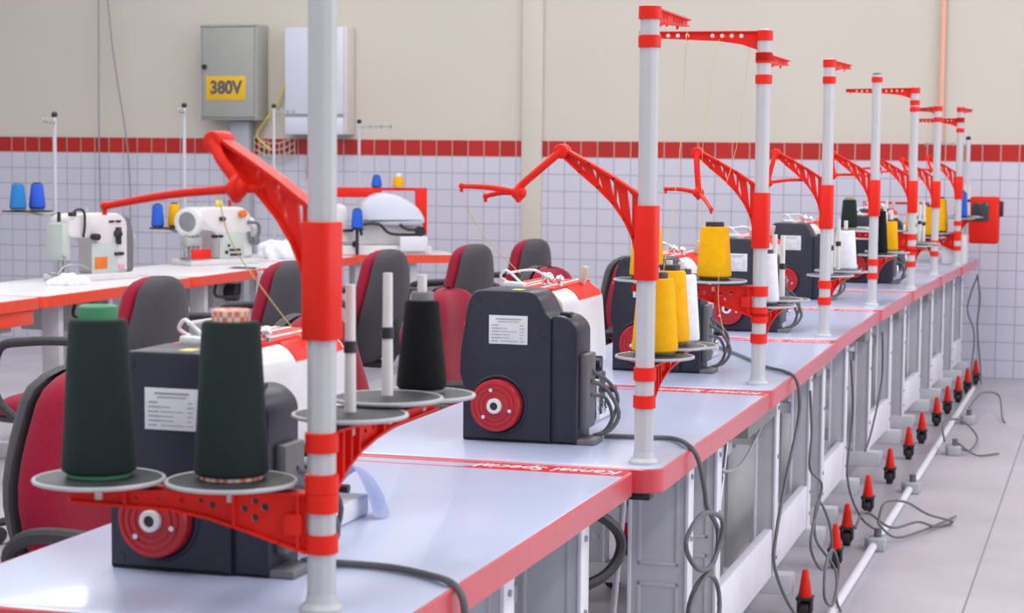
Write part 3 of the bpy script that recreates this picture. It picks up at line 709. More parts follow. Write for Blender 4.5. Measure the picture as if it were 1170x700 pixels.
def chair(label, x, y, rz, arms=True, tagged=True, az=0.0):
    t = thing('office_chair', label, 'office chair', (x, y, 0), rz, 'crimson and charcoal office chairs')
    def Wb(v):       # half width of the backrest against height
        w = .175+.055*math.sin(PI*min(1, v*1.15))-.028*max(0, v-.55)/.45
        e = min(1, v/.10, (1-v)/.13); return w*math.sqrt(max(.0, 1-(1-e)**2))*.999+.004
    cv = lambda s, v: -.20-.10*(v-.2)+.035*abs(s)**2-.03*math.sin(PI*v)
    MB_ = pillow(MB(), Wb, .475, .074, .012, cv, mtx=Matrix.Translation((0, 0, .425))); MB_.build('backrest', 'chair_red', t, smooth=70)
    cs = lambda s, v: cv(s, v)-.020
    sh = pillow(MB(), lambda v: Wb(v)*1.02, .482, .006, .042, cs, mtx=Matrix.Translation((0, 0, .420))).build('back_shell', 'chair_shell', t, smooth=70)
    if tagged:
        MB().box(-.002, .002, -.015, .012, .80, .835, Matrix.Translation((-.329, 0, 0)) ).build('sticker', 'paper', sh)
    seat = MB(); q = pillow(MB(), lambda v: .235*math.sqrt(max(0, 1-max(0, (abs(2*v-1)-.72)/.28)**2))+.004, .46, .055, .012, lambda s, v: .02*(1-abs(s)**2)*0)
    me = q; 
    for v in q.bm.verts: v.co = Vector((v.co.z-.22, v.co.y, v.co.x+.455))
    q.build('seat', 'chair_red', t, smooth=70)
    p = pillow(MB(), lambda v: .238*math.sqrt(max(0, 1-max(0, (abs(2*v-1)-.72)/.28)**2))+.004, .465, .006, .03, lambda s, v: 0)
    for v in p.bm.verts: v.co = Vector((v.co.z-.222, v.co.y, v.co.x+.447))
    p.build('seat_pan', 'chair_plastic', t, smooth=70)
    MB().tube([(-.12, 0, .42), (-.26, 0, .42), (-.305, 0, .50), (-.29, 0, .66)], .018, n=10).build('back_stem', 'chair_plastic', t)
    MB().box(-.10, .10, -.06, .06, .395, .428, bev=.01).build('tilt_mechanism', 'chair_plastic', t)
    b = MB(); b.cyl((0, 0, .10), (0, 0, .26), .027, n=18); b.build('column_cover', 'chair_plastic', t)
    b = MB(); b.cyl((0, 0, .25), (0, 0, .40), .015, n=16); b.build('gas_lift', 'steel', t)
    for k in range(5):
        a = 2*PI*k/5+.3; b = MB()
        b.tube([(.02*math.cos(a), .02*math.sin(a), .105), (.16*math.cos(a), .16*math.sin(a), .095), (.285*math.cos(a), .285*math.sin(a), .07)], lambda u: .022-.009*u, n=8)
        l = b.build('base_arm', 'chair_plastic', t)
        c = Vector((.285*math.cos(a), .285*math.sin(a), .027)); d = Vector((-math.sin(a), math.cos(a), 0))
        b = MB(); b.cyl(c-d*.024, c-d*.004, .027, n=16, bev=.004); b.cyl(c+d*.004, c+d*.024, .027, n=16, bev=.004); b.cyl(c, c+Vector((0, 0, .045)), .007, n=8); b.build('caster', 'black', l)
    if arms:
        for s in (-1, 1):
            b = MB(); b.tube([(.02, s*.19, .42), (.05, s*.27, .43), (.13, s*.288, .48), (.17, s*.29, .55), (.15, s*.29, .605+az), (.06, s*.288, .630+az), (-.08, s*.284, .636+az), (-.17, s*.28, .622+az), (-.215, s*.272, .58+az), (-.20, s*.25, .52)], .0150, n=10)
            b.build('armrest', 'chair_plastic', t)
    return t
c1 = chair('crimson chair at the nearest table, facing the row, lowest in the picture', -1.63, 3.30, -.16)
for lab, x, y, a in (('crimson chair right behind the nearest machine and pole', -1.70, 4.58, -.10),
                     ('crimson chair behind the small black cone', -1.71, 5.66, -.08),
                     ('crimson chair peeking out behind the machine in full view', -1.735, 6.86, -.10),
                     ('crimson chair with charcoal edge left of the half hidden yellow cone', -1.615, 7.60, -.36)):
    dup(c1, (x, y, 0), a, lab)
d1 = chair('dark-backed chair below the ivory machine with orange label', -3.26, 5.77, PI+.06, az=.07)
for lab, x, y, a in (
                     ('dark-backed chair half hidden by the nearest red sleeve', -3.23, 6.79, PI+.02),
                     ('dark-backed chair with white sticker before the machine in a red frame', -3.20, 7.74, PI+.0),
                     ('dark-backed chair right of the far red table corner', -3.02, 8.36, PI-.02),
                     ('dark-backed chair below the ivory pilaster', -2.93, 8.99, PI-.02)):
    dup(d1, (x, y, 0), a, lab)

# ------------------------------------------------------------------ the left row: tables
def left_table(label, xr, y0, y1, ang=0, w=.62, group='tables of the left row', back=.26, motor=True):
    t = thing('left_row_table', label, 'table', (xr, y0, 0), ang, group)
    L = y1-y0
    MB().prism(round_rect(-w, -.003, .003, L-.003, .04), T-.045, T, 'xy', .002).build('tabletop', 'laminate_grey', t)
    tm = bmesh.new(); o = round_rect(-w-.003, 0, 0, L, .043); i = round_rect(-w+.001, -.004, .004, L-.004, .039); n = len(o); R = []
    for (a, z) in ((i, T-.048), (o, T-.046), (o, T-.002), (i, T+.0006)): R.append([tm.verts.new((p[0], p[1], z)) for p in a])
    for k in range(4):
        A, B = R[k], R[(k+1) % 4]
        for j in range(n): tm.faces.new((A[j], A[(j+1) % n], B[(j+1) % n], B[j]))
    MB().merge(tm).build('edge_band', 'edge_orange', t)
    for yl in (min(.22, L*.2), L-back):
        for a in (-.14, -w+.06):
            MB().box(a, a+.08, yl, yl+.04, .07, T-.046, bev=.003).build('leg', 'frame', t)
        MB().box(-w+.02, -.02, yl-.01, yl+.05, .0, .07, bev=.004).build('foot', 'frame', t)
    MB().box(-.12, -.10, .26, L-back, .28, .36, bev=.003).build('side_rail', 'frame_white', t)
    if not motor: return t
    d = MB().box(-.42, -.16, L*.5-.16, L*.5+.16, T-.19, T-.05, bev=.006).build('motor_box', 'frame_grey', t)
    MB().cyl((-.16, L*.5, T-.12), (-.10, L*.5, T-.12), .045, n=20, bev=.004).build('motor_pulley', 'black', d)
    b = MB(); b.tube([(-.10, L*.5-.25, T-.06), (-.10, L*.5-.25, T-.12), (-.08, L*.5-.05, T-.13), (-.08, L*.5-.02, T-.07)], .008); b.build('knee_lever', 'black', t)
    return t
left_table('pale table with orange-red edge at the left picture border', -4.150, 5.70, 7.02, back=.45)
left_table('pale table with orange-red edge under the orange-labelled machine', -4.150, 7.03, 8.38)
left_table('pale table with orange-red edge under the machine with a round disc', -4.145, 8.39, 9.75)
left_table('short pale far table with orange-red edge under the heap of white fabric', -4.135, 9.77, 10.44)
left_table('pale skewed table end under the machine with a red frame', -4.33, 10.50, 11.23, -1.1, .50, motor=False)
b = MB(); b.box(-4.45, -4.165, 6.72, 6.98, T-.108, T-.049, bev=.006)
dr = b.build('drawer', 'edge_orange'); tag(dr, 'orange-red drawer hanging under the left border table', 'drawer')
b = MB(); b.box(-4.40, -4.25, 6.85, 6.95, T-.14, T-.109, bev=.004); o_ = b.build('switch_box', 'frame_grey', dr)

# ------------------------------------------------------------------ the left row: machines
def m_post():
    t = thing('sewing_machine', 'ivory sewing machine with an orange label on its grey-green column cover', 'sewing machine', (-4.575, 7.885, T), PI/2-.35, 'sewing machines of the left row')
    # local x: along the row (needle end at -x), local -y: towards the operator
    MB().prism(arc_poly([(-.02, 0), (-.02, .03), (.40, .03), (.40, 0)], .008), -.09, .09, 'xz', .004).build('bed', 'offwhite', t)
    MB().prism(arc_poly([(.17, .03), (.17, .19), (.0, .20), (.0, .29), (.06, .305), (.30, .305), (.345, .27), (.345, .03)], [.01, .05, .02, .03, .03, .03, .03, .01]), -.075, .075, 'xz', .014).build('arm', 'offwhite', t)
    MB().box(-.03, .02, -.062, .062, .095, .262, bev=.012).build('face_plate', 'greygreen', t)
    c = MB().box(.125, .28, -.082, -.070, .028, .17, bev=.005).build('column_cover', 'greygreen', t)
    tag(MB().box(.138, .212, -.0845, -.080, .052, .106, bev=.001).build('label_plate', 'orange_tag', c), 'orange label')
    b = MB(); b.prism(arc_poly([(.345, .03), (.345, .29), (.375, .28), (.395, .20), (.395, .03)], .02), -.06, .06, 'xz', .008); b.build('motor_cover', 'tube_grey', t)
    b = MB(); b.cyl((.395, 0, .17), (.42, 0, .17), .05, n=24, bev=.005); b.build('handwheel', 'frame_grey', t)
    b = MB(); b.tube([(.0, -.085, .30), (.03, -.09, .325), (.07, -.09, .315), (.075, -.09, .25), (.07, -.085, .20)], .006); b.box(-.01, .025, -.095, -.075, .295, .315, bev=.003); b.cyl((-.04, -.05, .27), (-.04, -.05, .315), .009, n=10); b.build('take_up_lever', 'black', t)
    b = MB(); b.cyl((.13, -.078, .20), (.13, -.12, .20), .016, n=14, bev=.003); b.build('tension_dial', 'black', t)
    b = MB(); b.box(.27, .29, -.095, -.070, .16, .24, bev=.003); b.build('reverse_lever', 'black', t)
    b = MB(); b.box(.255, .31, -.09, -.070, .11, .125, bev=.003); b.build('clamp_bar', 'black', t)
    for xa in (.23, .27): MB().box(xa, xa+.03, -.08, -.072, .262, .272).build('slot', 'black', t)
    b = MB(); b.cyl((.275, -.072, .21), (.275, -.10, .21), .018, n=14, bev=.003)
    b.build('stitch_dial', 'black', t)
    b = MB(); b.cyl((-.02, -.02, .04), (-.02, -.02, .10), .005, n=8); b.cyl((.01, -.02, .035), (.01, -.02, .10), .007, n=8); b.box(-.05, .05, -.05, .02, .030, .038, bev=.003); b.tube([(-.06, -.06, .035), (-.02, -.06, .07), (.05, -.07, .075), (.11, -.075, .055)], .005)
    b.sphere((-.02, -.06, .115), .010); b.cyl((-.02, -.06, .04), (-.02, -.06, .115), .004, n=8)
    b.build('presser_foot', 'steel', t)
    MB().box(.285, .32, -.079, -.073, .05, .066).build('small_tag', 'pink_tag', t)
    MB().cyl((.16, 0, .30), (.16, 0, .33), .012, n=12).build('oil_cap', 'frame_grey', t)
m_post()
def m_disc():
    t = thing('sewing_machine', 'ivory sewing machine with a large round disc at its needle end', 'sewing machine', (-4.625, 9.235, T), PI/2-.50, 'sewing machines of the left row')
    MB().prism(arc_poly([(-.02, 0), (-.02, .03), (.42, .03), (.42, 0)], .008), -.09, .09, 'xz', .004).build('bed', 'offwhite', t)
    MB().prism(arc_poly([(.17, .03), (.15, .17), (.02, .185), (.02, .28), (.08, .30), (.32, .30), (.37, .26), (.38, .03)], [.01, .05, .02, .03, .03, .03, .03, .01]), -.085, .085, 'xz', .016).build('arm', 'offwhite', t)
    c = MB().box(.16, .32, -.092, -.078, .03, .17, bev=.005).build('column_cover', 'greygreen', t)
    b = MB(); b.box(.22, .29, -.095, -.088, .07, .082); b.box(.225, .295, -.095, -.088, .045, .058); b.cyl((.20, -.09, .065), (.20, -.10, .065), .009, n=10); b.cyl((.215, -.09, .10), (.215, -.10, .10), .007, n=10); b.build('lettering_marks', 'black', c)
    mm = Matrix.Rotation(.45, 4, 'Z') @ Matrix.Rotation(-PI/2, 4, 'Y')
    d = MB(); d.lathe([(.076, 0), (.078, .02), (.074, .045), (.054, .050), (.050, .040), (.02, .038)], (.02, -.035, .225), 40, mm); dd = d.build('disc_rim', 'white', t)
    d = MB(); d.lathe([(.051, .036), (.050, .0415), (.012, .044)], (.02, -.035, .225), 32, mm); d.build('disc_face', 'steel', dd)
    b = MB()
    for k in range(4): b.cyl((-.03+.025*k, -.06, .07), (-.03+.025*k, -.06, .16), .008, n=8)
    b.box(-.04, .06, -.08, -.02, .10, .145, bev=.006); b.cyl((.0, -.04, .03), (.0, -.04, .10), .006, n=8); b.cyl((.03, -.04, .03), (.03, -.04, .10), .006, n=8); b.build('needle_assembly', 'frame_grey', t)
    MB().box(-.02, .10, -.10, -.085, .035, .085, bev=.004).build('needle_guard', 'red', t)
    MB().box(-.03, .06, -.09, .0, .031, .04, bev=.003).build('presser_foot', 'steel', t)
    b = MB(); b.cyl((.30, -.088, .265), (.30, -.115, .265), .020, n=16, bev=.003); b.build('stop_button', 'orange_tag', t)
    for x_, z_, r_ in ((.17, .24, .012), (.12, .15, .010), (.16, .15, .007)):
        b = MB(); b.cyl((x_, -.080, z_), (x_, -.117, z_), r_, n=12, bev=.002); b.build('tension_dial', 'black', t)
    b = MB(); b.tube([(.34, -.09, .22), (.40, -.10, .21), (.41, -.09, .15), (.36, -.10, .11), (.34, -.10, .17)], .009); b.cyl((.385, -.06, .12), (.385, -.11, .12), .022, n=14); b.build('side_linkage', 'tube_grey', t)
    MB().cyl((.39, 0, .19), (.425, 0, .19), .055, n=24, bev=.005).build('handwheel', 'offwhite', t)
    b = MB(); b.sphere((.22, .0, .315), .022, (1, 1, .9)); b.cyl((.22, 0, .30), (.22, 0, .345), .005, n=8); b.build('oil_cup', 'yellow_tag', t)
    b = MB(); b.cyl((.29, 0, .30), (.29, 0, .335), .009, n=10); b.build('top_peg', 'wheel_red', t)
m_disc()
def m_frame():
    t = thing('sewing_machine', 'large white sewing machine inside a red frame with a domed cover', 'sewing machine', (-4.385, 10.665, T), .47, 'sewing machines of the left row')
    MB().prism(arc_poly([(-.04, 0), (-.04, .05), (.57, .05), (.57, 0)], .01), -.12, .12, 'xz', .004).build('bed', 'white', t)
    MB().prism(arc_poly([(-.04, .05), (-.04, .24), (.0, .29), (.07, .29), (.09, .22), (.09, .05)], [.01, .03, .04, .04, .03, .01]), -.10, .08, 'xz', .02).build('head', 'offwhite', t)
    MB().prism(arc_poly([(.15, .17), (.16, .30), (.26, .36), (.38, .345), (.50, .27), (.54, .19), (.50, .16)], [.02, .05, .06, .06, .06, .03, .02]), -.10, .10, 'xz', .03).build('dome_cover', 'cabinet_white', t)
    b = MB(); b.box(.08, .53, -.02, .10, .05, .17, bev=.01); b.build('column', 'white', t)
    b = MB(); b.box(-.02, .56, .11, .135, .365, .383); b.box(-.02, .30, .105, .14, .325, .383, bev=.004); b.box(.50, .57, .105, .14, .10, .383, bev=.004); b.box(-.02, .02, .11, .135, .0, .34)
    tag(b.build('guard_frame', 'red', t), 'red guard frame')
    b = MB(); b.tube([(.16, -.12, .11), (.16, -.12, .17), (.26, -.12, .175), (.33, -.12, .12), (.50, -.12, .115)], .009); b.tube([(.38, -.12, .175), (.43, -.12, .145), (.52, -.12, .145)], .009); b.cyl((.50, -.10, .135), (.50, -.14, .135), .030, n=16); b.box(.05, .11, -.13, -.10, .13, .145); b.cyl((.12, -.11, .06), (.12, -.14, .06), .018, n=12); b.build('lever_linkage', 'black', t)
    b = MB(); b.cyl((.13, -.155, 0), (.13, -.155, .145), .010, n=12); b.cyl((.13, -.155, .143), (.13, -.155, .149), .04, n=20); b.build('cone_peg', 'black', t)
    b = MB(); b.box(.38, .54, -.16, -.125, .02, .105, bev=.004); b.build('tray', 'cloth', t)
m_frame()

# thin thread stands of the left row
def thin_stand(label, x, y, H, arm=.15, ang=PI+.3, plate=None, pr=.085, z=T, r=.009):
    t = thing('slim_thread_stand', label, 'thread stand', (x, y, z), 0, 'slim thread stands of the left row')
    MB().cyl((0, 0, 0), (0, 0, H), r, n=14).build('pole', 'frame', t)
    MB().cyl((0, 0, 0), (0, 0, .012), .028, n=18).build('base_flange', 'frame_grey', t)
    MB().sphere((0, 0, H), .015).build('tip', 'black', t)
    m_ = RZ(ang); b = MB(); b.strip([(0, H-.035), (arm, H-.028)], .012, .010, m_)
    for u in (.35, .7, 1.0): b.torus(m_ @ Vector((arm*u, 0, H-.03)), .010, .003, 'X', 14, 6)
    b.build('top_guide', 'frame_grey', t)
    out = []
    if plate:
        px, py, pz = plate
        b = MB(); b.tube([(0, 0, pz-.02), (px*.5, py*.5, pz-.03), (px, py, pz-.012)], .006); b.build('plate_arm', 'beige', t)
        b = MB(); b.lathe([(pr, 0), (pr, .006), (.02, .008)], (px, py, pz-.012), 32); b.build('cone_plate', 'black', t)
    return t
G2 = 'small thread cones of the left row'
thin_stand('slim thread stand with azure and royal blue cones, by the left border', -4.74, 8.14, .755, .19, PI+1.85, (-.02, -.21, .322), .115)
cone((-4.77, 7.865, T+.320), 'azure blue thread cone at the left border', 'y_teal', 'tube_grey', .105, .038, .028, .008, G2)
cone((-4.74, 7.98, T+.320), 'royal blue thread cone beside the azure one', 'y_blue', 'tube_dark', .105, .038, .028, .008, G2)
thin_stand('slim thread stand behind the machine with a round disc', -4.735, 9.46, .83, .15, PI+1.85, (-.03, -.13, .195), .10)
cone((-4.795, 9.27, T+.193), 'blue thread cone left of the round disc', 'y_blue', 'tube_dark', .105, .034, .026, .008, G2)
cone((-4.745, 9.36, T+.193), 'yellow thread cone half behind the round disc', 'y_yellow', 'tube_dark', .108, .034, .028, .008, G2)
thin_stand('slim thread stand just behind the nearest thick pole', -4.84, 10.85, 1.57, .12, .2, z=0)
thin_stand('slim thread stand with a bare arm beside the nearest thick pole, far back', -4.53, 11.45, 1.49, .20, .15, z=0)
cone((-4.385+.13*.8916+.155*.4529, 10.665+.13*.4529-.155*.8916, T+.150), 'blue thread cone in front of the machine with a red frame', 'y_blue', 'tube_dark', .10, .036, .028, .008, G2)
cone((-4.385+.27*.8916-.122*.4529, 10.665+.27*.4529+.122*.8916, T+.384), 'blue thread cone on top of the red frame', 'y_blue', 'tube_dark', .06, .032, .022, .005, G2)
cone((-4.385+.40*.8916-.122*.4529, 10.665+.40*.4529+.122*.8916, T+.384), 'yellow thread cone on top of the red frame', 'y_yellow', 'spindle', .055, .034, .026, .02, G2)

# white garments heaped on the far left table and the strip that hangs down
def heap(label, cx, cy, z, sx, sy, h, seed, m='cloth'):
    rnd = random.Random(seed); tm = bmesh.new(); bmesh.ops.create_icosphere(tm, subdivisions=4, radius=1)
    ph = [rnd.uniform(0, 6) for _ in range(6)]
    for v in tm.verts:
        c = v.co; k = 1+.18*math.sin(4*c.x+ph[0])*math.cos(5*c.y+ph[1])+.10*math.sin(11*c.x+ph[2]+3*c.z)*math.sin(9*c.y+ph[3])
        v.co = Vector((c.x*sx*k, c.y*sy*k, max(0, c.z+.15)*h*k))
    o = MB().merge(tm).build('garment_heap', m, None, (cx, cy, z), 80); return tag(o, label, 'fabric')
heap('crumpled white fabric heap left of the nearest sleeve, on the far table', -4.45, 10.15, T, .16, .22, .085, 3)
heap('small crumpled white fabric before the needle of the orange-labelled machine', -4.43, 7.72, T, .08, .10, .04, 5)
b = MB(); tm = bmesh.new(); R = []
for i in range(14):
    u = i/13
    x, z = (-4.30+.16*u/.25, T+.006) if u < .25 else (-4.137, T+.006-.30*(u-.25)/.75)
    R.append([tm.verts.new((x+.004*math.sin(8*u+j), 9.06+.075*j/4+.010*math.sin(6*u), z)) for j in range(5)])
for a, c in zip(R, R[1:]):
    for j in range(4): tm.faces.new((a[j], a[j+1], c[j+1], c[j]))
bmesh.ops.solidify(tm, geom=list(tm.faces), thickness=.004)
tag(MB().merge(tm).build('fabric_strip', 'cloth', smooth=80), 'white fabric strip hanging over the orange-red table edge', 'fabric')

# ------------------------------------------------------------------ end of the row: white machine, red control box, slim stand
def m_end():
    t = thing('sewing_machine', 'white sewing machine at the wall end of the row', 'sewing machine', (-1.45, 11.50, T), 0, 'machines at the wall end')
    MB().prism(arc_poly([(0, 0), (0, .05), (.48, .05), (.48, 0)], .01), 0, .22, 'xz', .004).build('bed', 'white', t)
    MB().prism(arc_poly([(.05, .05), (.05, .30), (.15, .33), (.18, .20), (.42, .20), (.42, .05)], [.01, .04, .03, .03, .03, .01]), .03, .18, 'xz', .012).build('arm', 'white', t)
    b = MB(); b.box(.02, .42, .19, .205, .315, .33, bev=.003); b.box(.01, .03, .19, .205, .17, .33); b.build('guard_frame', 'wheel_red', t)
    b = MB(); b.cyl((.10, .0, .18), (.10, .03, .18), .035, n=20); b.cyl((.30, .0, .12), (.30, .03, .12), .02, n=16); b.build('handwheel', 'black', t)
m_end()
def red_box():
    t = thing('control_box', 'red control box with a dark screen at the far end of the row', 'control box', (-.735, 11.62, T), 0)
    MB().box(-.085, .085, -.05, .05, .10, .37, bev=.018, seg=3).build('housing', 'red', t)
    MB().box(-.070, .028, -.056, -.049, .23, .335, bev=.004).build('screen', 'screen', t)
    MB().box(.080, .105, -.03, .03, .255, .345, bev=.006).build('side_grip', 'black', t)
    MB().box(-.13, -.085, -.03, .03, .0, .25, bev=.006).build('mounting_post', 'frame', t)
red_box()
thin_stand('slim white thread stand with a double top arm beside the red control box', -.825, 11.45, .70, .24, PI, r=.013)
tag(MB().box(-.93, -.80, 11.12, 11.34, T, T+.17, Matrix.Identity(4), .01).build('accessory_box', 'white'), 'white box standing under the red control box', 'box')

# ------------------------------------------------------------------ cables and floor conduit
def cable(label, pts, r=.0045, m='cable', group='cables of the table row', name='power_cable'):
    return tag(MB().tube(pts, r, 8, 5).build(name, m), label, 'cable', group)
Z = T+.006
cable('grey cable crossing the nearest table and dropping over its edge', [(-1.10, 2.63, Z), (-1.04, 2.635, Z), (-.98, 2.628, Z), (-.92, 2.60, Z), (-.878, 2.568, Z), (-.858, 2.562, .700), (-.855, 2.572, .66), (-.855, 2.60, .55), (-.86, 2.62, .40)], .0055)
cable('grey cable leaving the machine in full view and hanging in a knotted coil', [(-1.03, 4.02, Z), (-.948, 4.034, Z), (-.881, 4.033, Z), (-.83, 3.945, Z), (-.808, 3.938, .690), (-.803, 3.985, .618), (-.803, 4.01, .579), (-.80, 4.118, .511), (-.79, 4.028, .46), (-.79, 3.86, .48), (-.80, 3.79, .545), (-.79, 3.90, .585), (-.78, 4.06, .545), (-.79, 4.05, .47), (-.80, 3.86, .41), (-.79, 3.82, .35), (-.78, 3.95, .30), (-.79, 4.10, .34), (-.80, 4.11, .40), (-.80, 3.98, .44), (-.81, 3.88, .40), (-.81, 3.87, .28), (-.82, 3.88, .10)], .0052)
cable('grey cable over the table edge by the third pole, hanging to the floor', [(-1.222, 6.10, Z), (-1.05, 5.75, Z), (-.94, 5.50, Z), (-.87, 5.40, Z), (-.83, 5.34, .706), (-.818, 5.34, .66), (-.818, 5.33, .589), (-.818, 5.16, .471), (-.815, 4.98, .341), (-.815, 4.97, .253), (-.80, 5.20, .09), (-.76, 5.35, .02)], .0048)
cable('thin grey cable looped below the third stand, reaching the floor casters', [(-.83, 5.62, .64), (-.82, 5.60, .52), (-.82, 5.58, .42), (-.81, 5.75, .35), (-.81, 5.68, .29), (-.80, 5.52, .26), (-.80, 5.50, .20), (-.80, 5.72, .10), (-.79, 5.85, .12), (-.79, 5.80, .22), (-.80, 5.62, .32), (-.80, 5.58, .22), (-.745, 5.62, .12), (-.735, 5.50, .05), (-.745, 5.40, .09), (-.75, 5.44, .17), (-.75, 5.58, .19), (-.745, 5.68, .12), (-.74, 5.60, .05), (-.72, 5.55, .02)], .0042)
cable('pale sagging cable under the second table', [(-.93, 4.62, .60), (-.93, 4.85, .52), (-.93, 5.10, .50), (-.92, 5.30, .56), (-.90, 5.42, .64)], .0042, 'cable_light')
tag(MB().cyl((-.95, 4.76, .16), (-.95, 5.03, .645), .005, n=10).build('pull_rod', 'steel'), 'thin steel pull rod slanting under the second table', 'rod')
tag(MB().cyl((-.955, 3.76, .20), (-.93, 3.80, .635), .0065, n=10).build('pull_rod', 'steel'), 'thin steel pull rod hanging beside the front leg of the second table', 'rod')
cable('thick black cable bowing out below the first table end', [(-1.02, 3.52, .66), (-.93, 3.62, .62), (-.90, 3.66, .56), (-.93, 3.62, .50), (-1.03, 3.52, .47)], .011, 'black')
cable('thin grey cable hanging below the fourth table', [(-.83, 6.52, .64), (-.83, 6.60, .45), (-.83, 6.50, .25), (-.80, 6.62, .10), (-.76, 6.80, .02)], .0042)
cable('thin grey cable hanging below the fifth table near the frame', [(-.85, 7.60, .64), (-.85, 7.62, .45), (-.86, 7.40, .28), (-.87, 7.30, .22)], .004)
cable('pair cable hanging at the wall end of the row', [(-.76, 11.50, .64), (-.74, 11.52, .5), (-.75, 11.50, .34), (-.73, 11.53, .12), (-.72, 11.50, .01)], .005)
cable('loose cable looping beside the wall end of the row', [(-.75, 11.42, .64), (-.79, 11.42, .52), (-.80, 11.42, .43), (-.76, 11.42, .30), (-.77, 11.42, .10), (-.76, 11.42, .01)], .0045)
tag(MB().cyl((-.745, 4.4, .016), (-.745, 11.2, .016), .014, n=16).build('floor_conduit', 'frame_white'), 'white conduit pipe along the floor beside the casters', 'conduit')
def socket(label, x, y):
    t = thing('floor_socket', label, 'socket box', (x, y, 0), 0, 'socket boxes on the floor conduit')
    MB().box(-.028, .028, -.05, .05, .0, .042, bev=.006).build('box', 'trunk', t)
    MB().cyl((.0, .0, .04), (.0, .0, .07), .013, n=14).build('plug', 'cable', t)
    b = MB(); b.box(-.042, -.028, -.03, .03, .01, .045, bev=.003); b.build('clip', 'cable_light', t)
socket('grey socket box on the conduit nearest the camera', -.735, 6.58)
socket('grey socket box on the conduit, second from the camera', -.735, 7.75)
socket('grey socket box lying free on the floor with a cable loop', -.655, 8.80)
socket('grey socket box on the conduit nearest the wall', -.67, 9.85)
cable('grey cable tangle spreading right from the nearest socket box', [(-.735, 6.58, .085), (-.72, 6.62, .15), (-.66, 6.72, .14), (-.60, 6.90, .07), (-.53, 7.10, .012), (-.58, 7.00, .010), (-.63, 6.85, .05), (-.70, 6.66, .06), (-.78, 6.6, .12), (-.80, 6.5, .08)], .0045)
cable('thin cable from the nearest socket box out onto the bare floor', [(-.735, 6.60, .08), (-.69, 6.70, .02), (-.62, 6.90, .010), (-.53, 7.24, .008)], .004)
cable('grey cable loop above the free socket box', [(-.70, 8.78, .06), (-.72, 8.95, .12), (-.66, 9.2, .10), (-.58, 9.1, .04), (-.60, 8.85, .012), (-.66, 8.76, .05)], .0048)
cable('grey cable from the free socket box out onto the floor', [(-.64, 8.80, .05), (-.56, 8.75, .010), (-.47, 8.85, .008)], .0045)
cable('thin cable arch on the floor near the wall', [(-.67, 9.85, .08), (-.64, 10.3, .10), (-.56, 10.4, .08), (-.52, 10.0, .02), (-.50, 9.9, .008)], .0045)
# loose threads between stands, arms and machines
GT = 'loose yellow threads'
tag(MB().tube([(-1.185, 2.47, T+.545), (-1.20, 2.55, T+.47), (-1.17, 2.66, T+.36), (-1.155, 2.70, T+.325)], .0009, 6).build('thread', 'thread_y'), 'yellow thread running down from the nearest guide arm to its machine', 'thread', GT)
tag(MB().tube([(-1.245, 3.72, T+.50), (-1.24, 3.84, T+.43), (-1.23, 3.98, T+.37), (-1.225, 4.04, T+.345)], .0009, 6).build('thread', 'thread_y'), 'yellow thread running down to the machine in full view', 'thread', GT)
tag(MB().tube([(-1.00, 5.05, T+.90), (-1.04, 5.06, T+.64), (-1.045, 5.09, T+.42)], .0007, 6).build('thread', 'thread_y'), 'thin thread rising from the lone yellow cone to the mast', 'thread', GT)

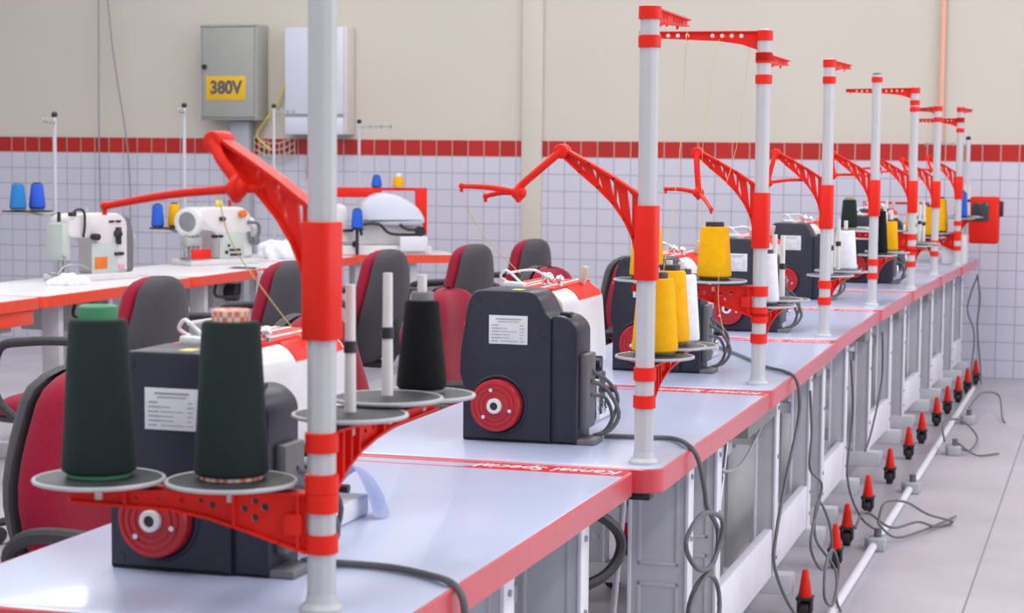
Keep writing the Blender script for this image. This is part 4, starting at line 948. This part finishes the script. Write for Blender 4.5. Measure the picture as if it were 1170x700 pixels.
for lab, pts in (('thin thread slanting across the second machine-side plates to the third mast', [(-1.02, 5.07, T+.415), (-.96, 5.10, T+.62), (-.93, 5.11, T+.905)]),
                 ('thin thread from the near yellow cones up to the second mast head', [(-.862, 3.82, T+.365), (-.850, 3.90, T+.60), (-.845, 3.93, T+.855)]),
                 ('thin slack thread dropping from the fourth guide arm onto its machine', [(-1.12, 6.53, T+.60), (-1.16, 6.62, T+.48), (-1.20, 6.82, T+.345)]),
                 ('thin thread hanging from the lone yellow cone to the white cone plate', [(-.985, 5.02, T+.30), (-.98, 5.0, T+.22), (-.96, 4.98, T+.14)])):
    tag(MB().tube(pts, .0007, 6).build('thread', 'thread_y'), lab, 'thread', GT)

# ------------------------------------------------------------------ light
w = bpy.data.worlds.new('world'); SC.world = w; w.use_nodes = True
bg = w.node_tree.nodes['Background']; bg.inputs['Color'].default_value = (0.86, 0.90, 1.0, 1); bg.inputs['Strength'].default_value = 0.75
def area(name, loc, rot, sx, sy, power, col):
    l = bpy.data.lights.new(name, 'AREA'); l.shape = 'RECTANGLE'; l.size = sx; l.size_y = sy; l.energy = power; l.color = col
    o = bpy.data.objects.new(name, l); COL.objects.link(o); o.location = loc; o.rotation_euler = rot; return o
for i, x in enumerate((-4.6, -1.6, 1.6)):
    area('ceiling_lamp', (x, 5.5, 4.0), (0, 0, 0), .5, 11, 150, (1, .97, .93))
area('window_light', (4.8, 6.0, 2.0), (0, PI/2, 0), 2.4, 9, 170, (.90, .87, 1.0))

# ------------------------------------------------------------------ camera
f, p, r, yaw = 2244.87, .0792, .0094, .2986
F = Vector((-math.cos(p)*math.sin(yaw), math.cos(p)*math.cos(yaw), -math.sin(p)))
rt = Vector((math.cos(yaw), math.sin(yaw), 0)); up = rt.cross(F)
Rv = math.cos(r)*rt+math.sin(r)*up; Uv = -math.sin(r)*rt+math.cos(r)*up
cam = bpy.data.cameras.new('camera'); co = bpy.data.objects.new('camera', cam); COL.objects.link(co)
cam.sensor_width = 36; cam.lens = f/1170*36; cam.clip_start = .05
mw = Matrix((( Rv.x, Uv.x, -F.x, 0), (Rv.y, Uv.y, -F.y, 0), (Rv.z, Uv.z, -F.z, 1.32), (0, 0, 0, 1)))
co.matrix_world = mw
cam.dof.use_dof = True; cam.dof.focus_distance = 4.6; cam.dof.aperture_fstop = 9.0
SC.camera = co
vs = SC.view_settings; vs.view_transform = 'Standard'; vs.look = 'None'; vs.gamma = 1; vs.exposure = 0.0; vs.use_curve_mapping = False
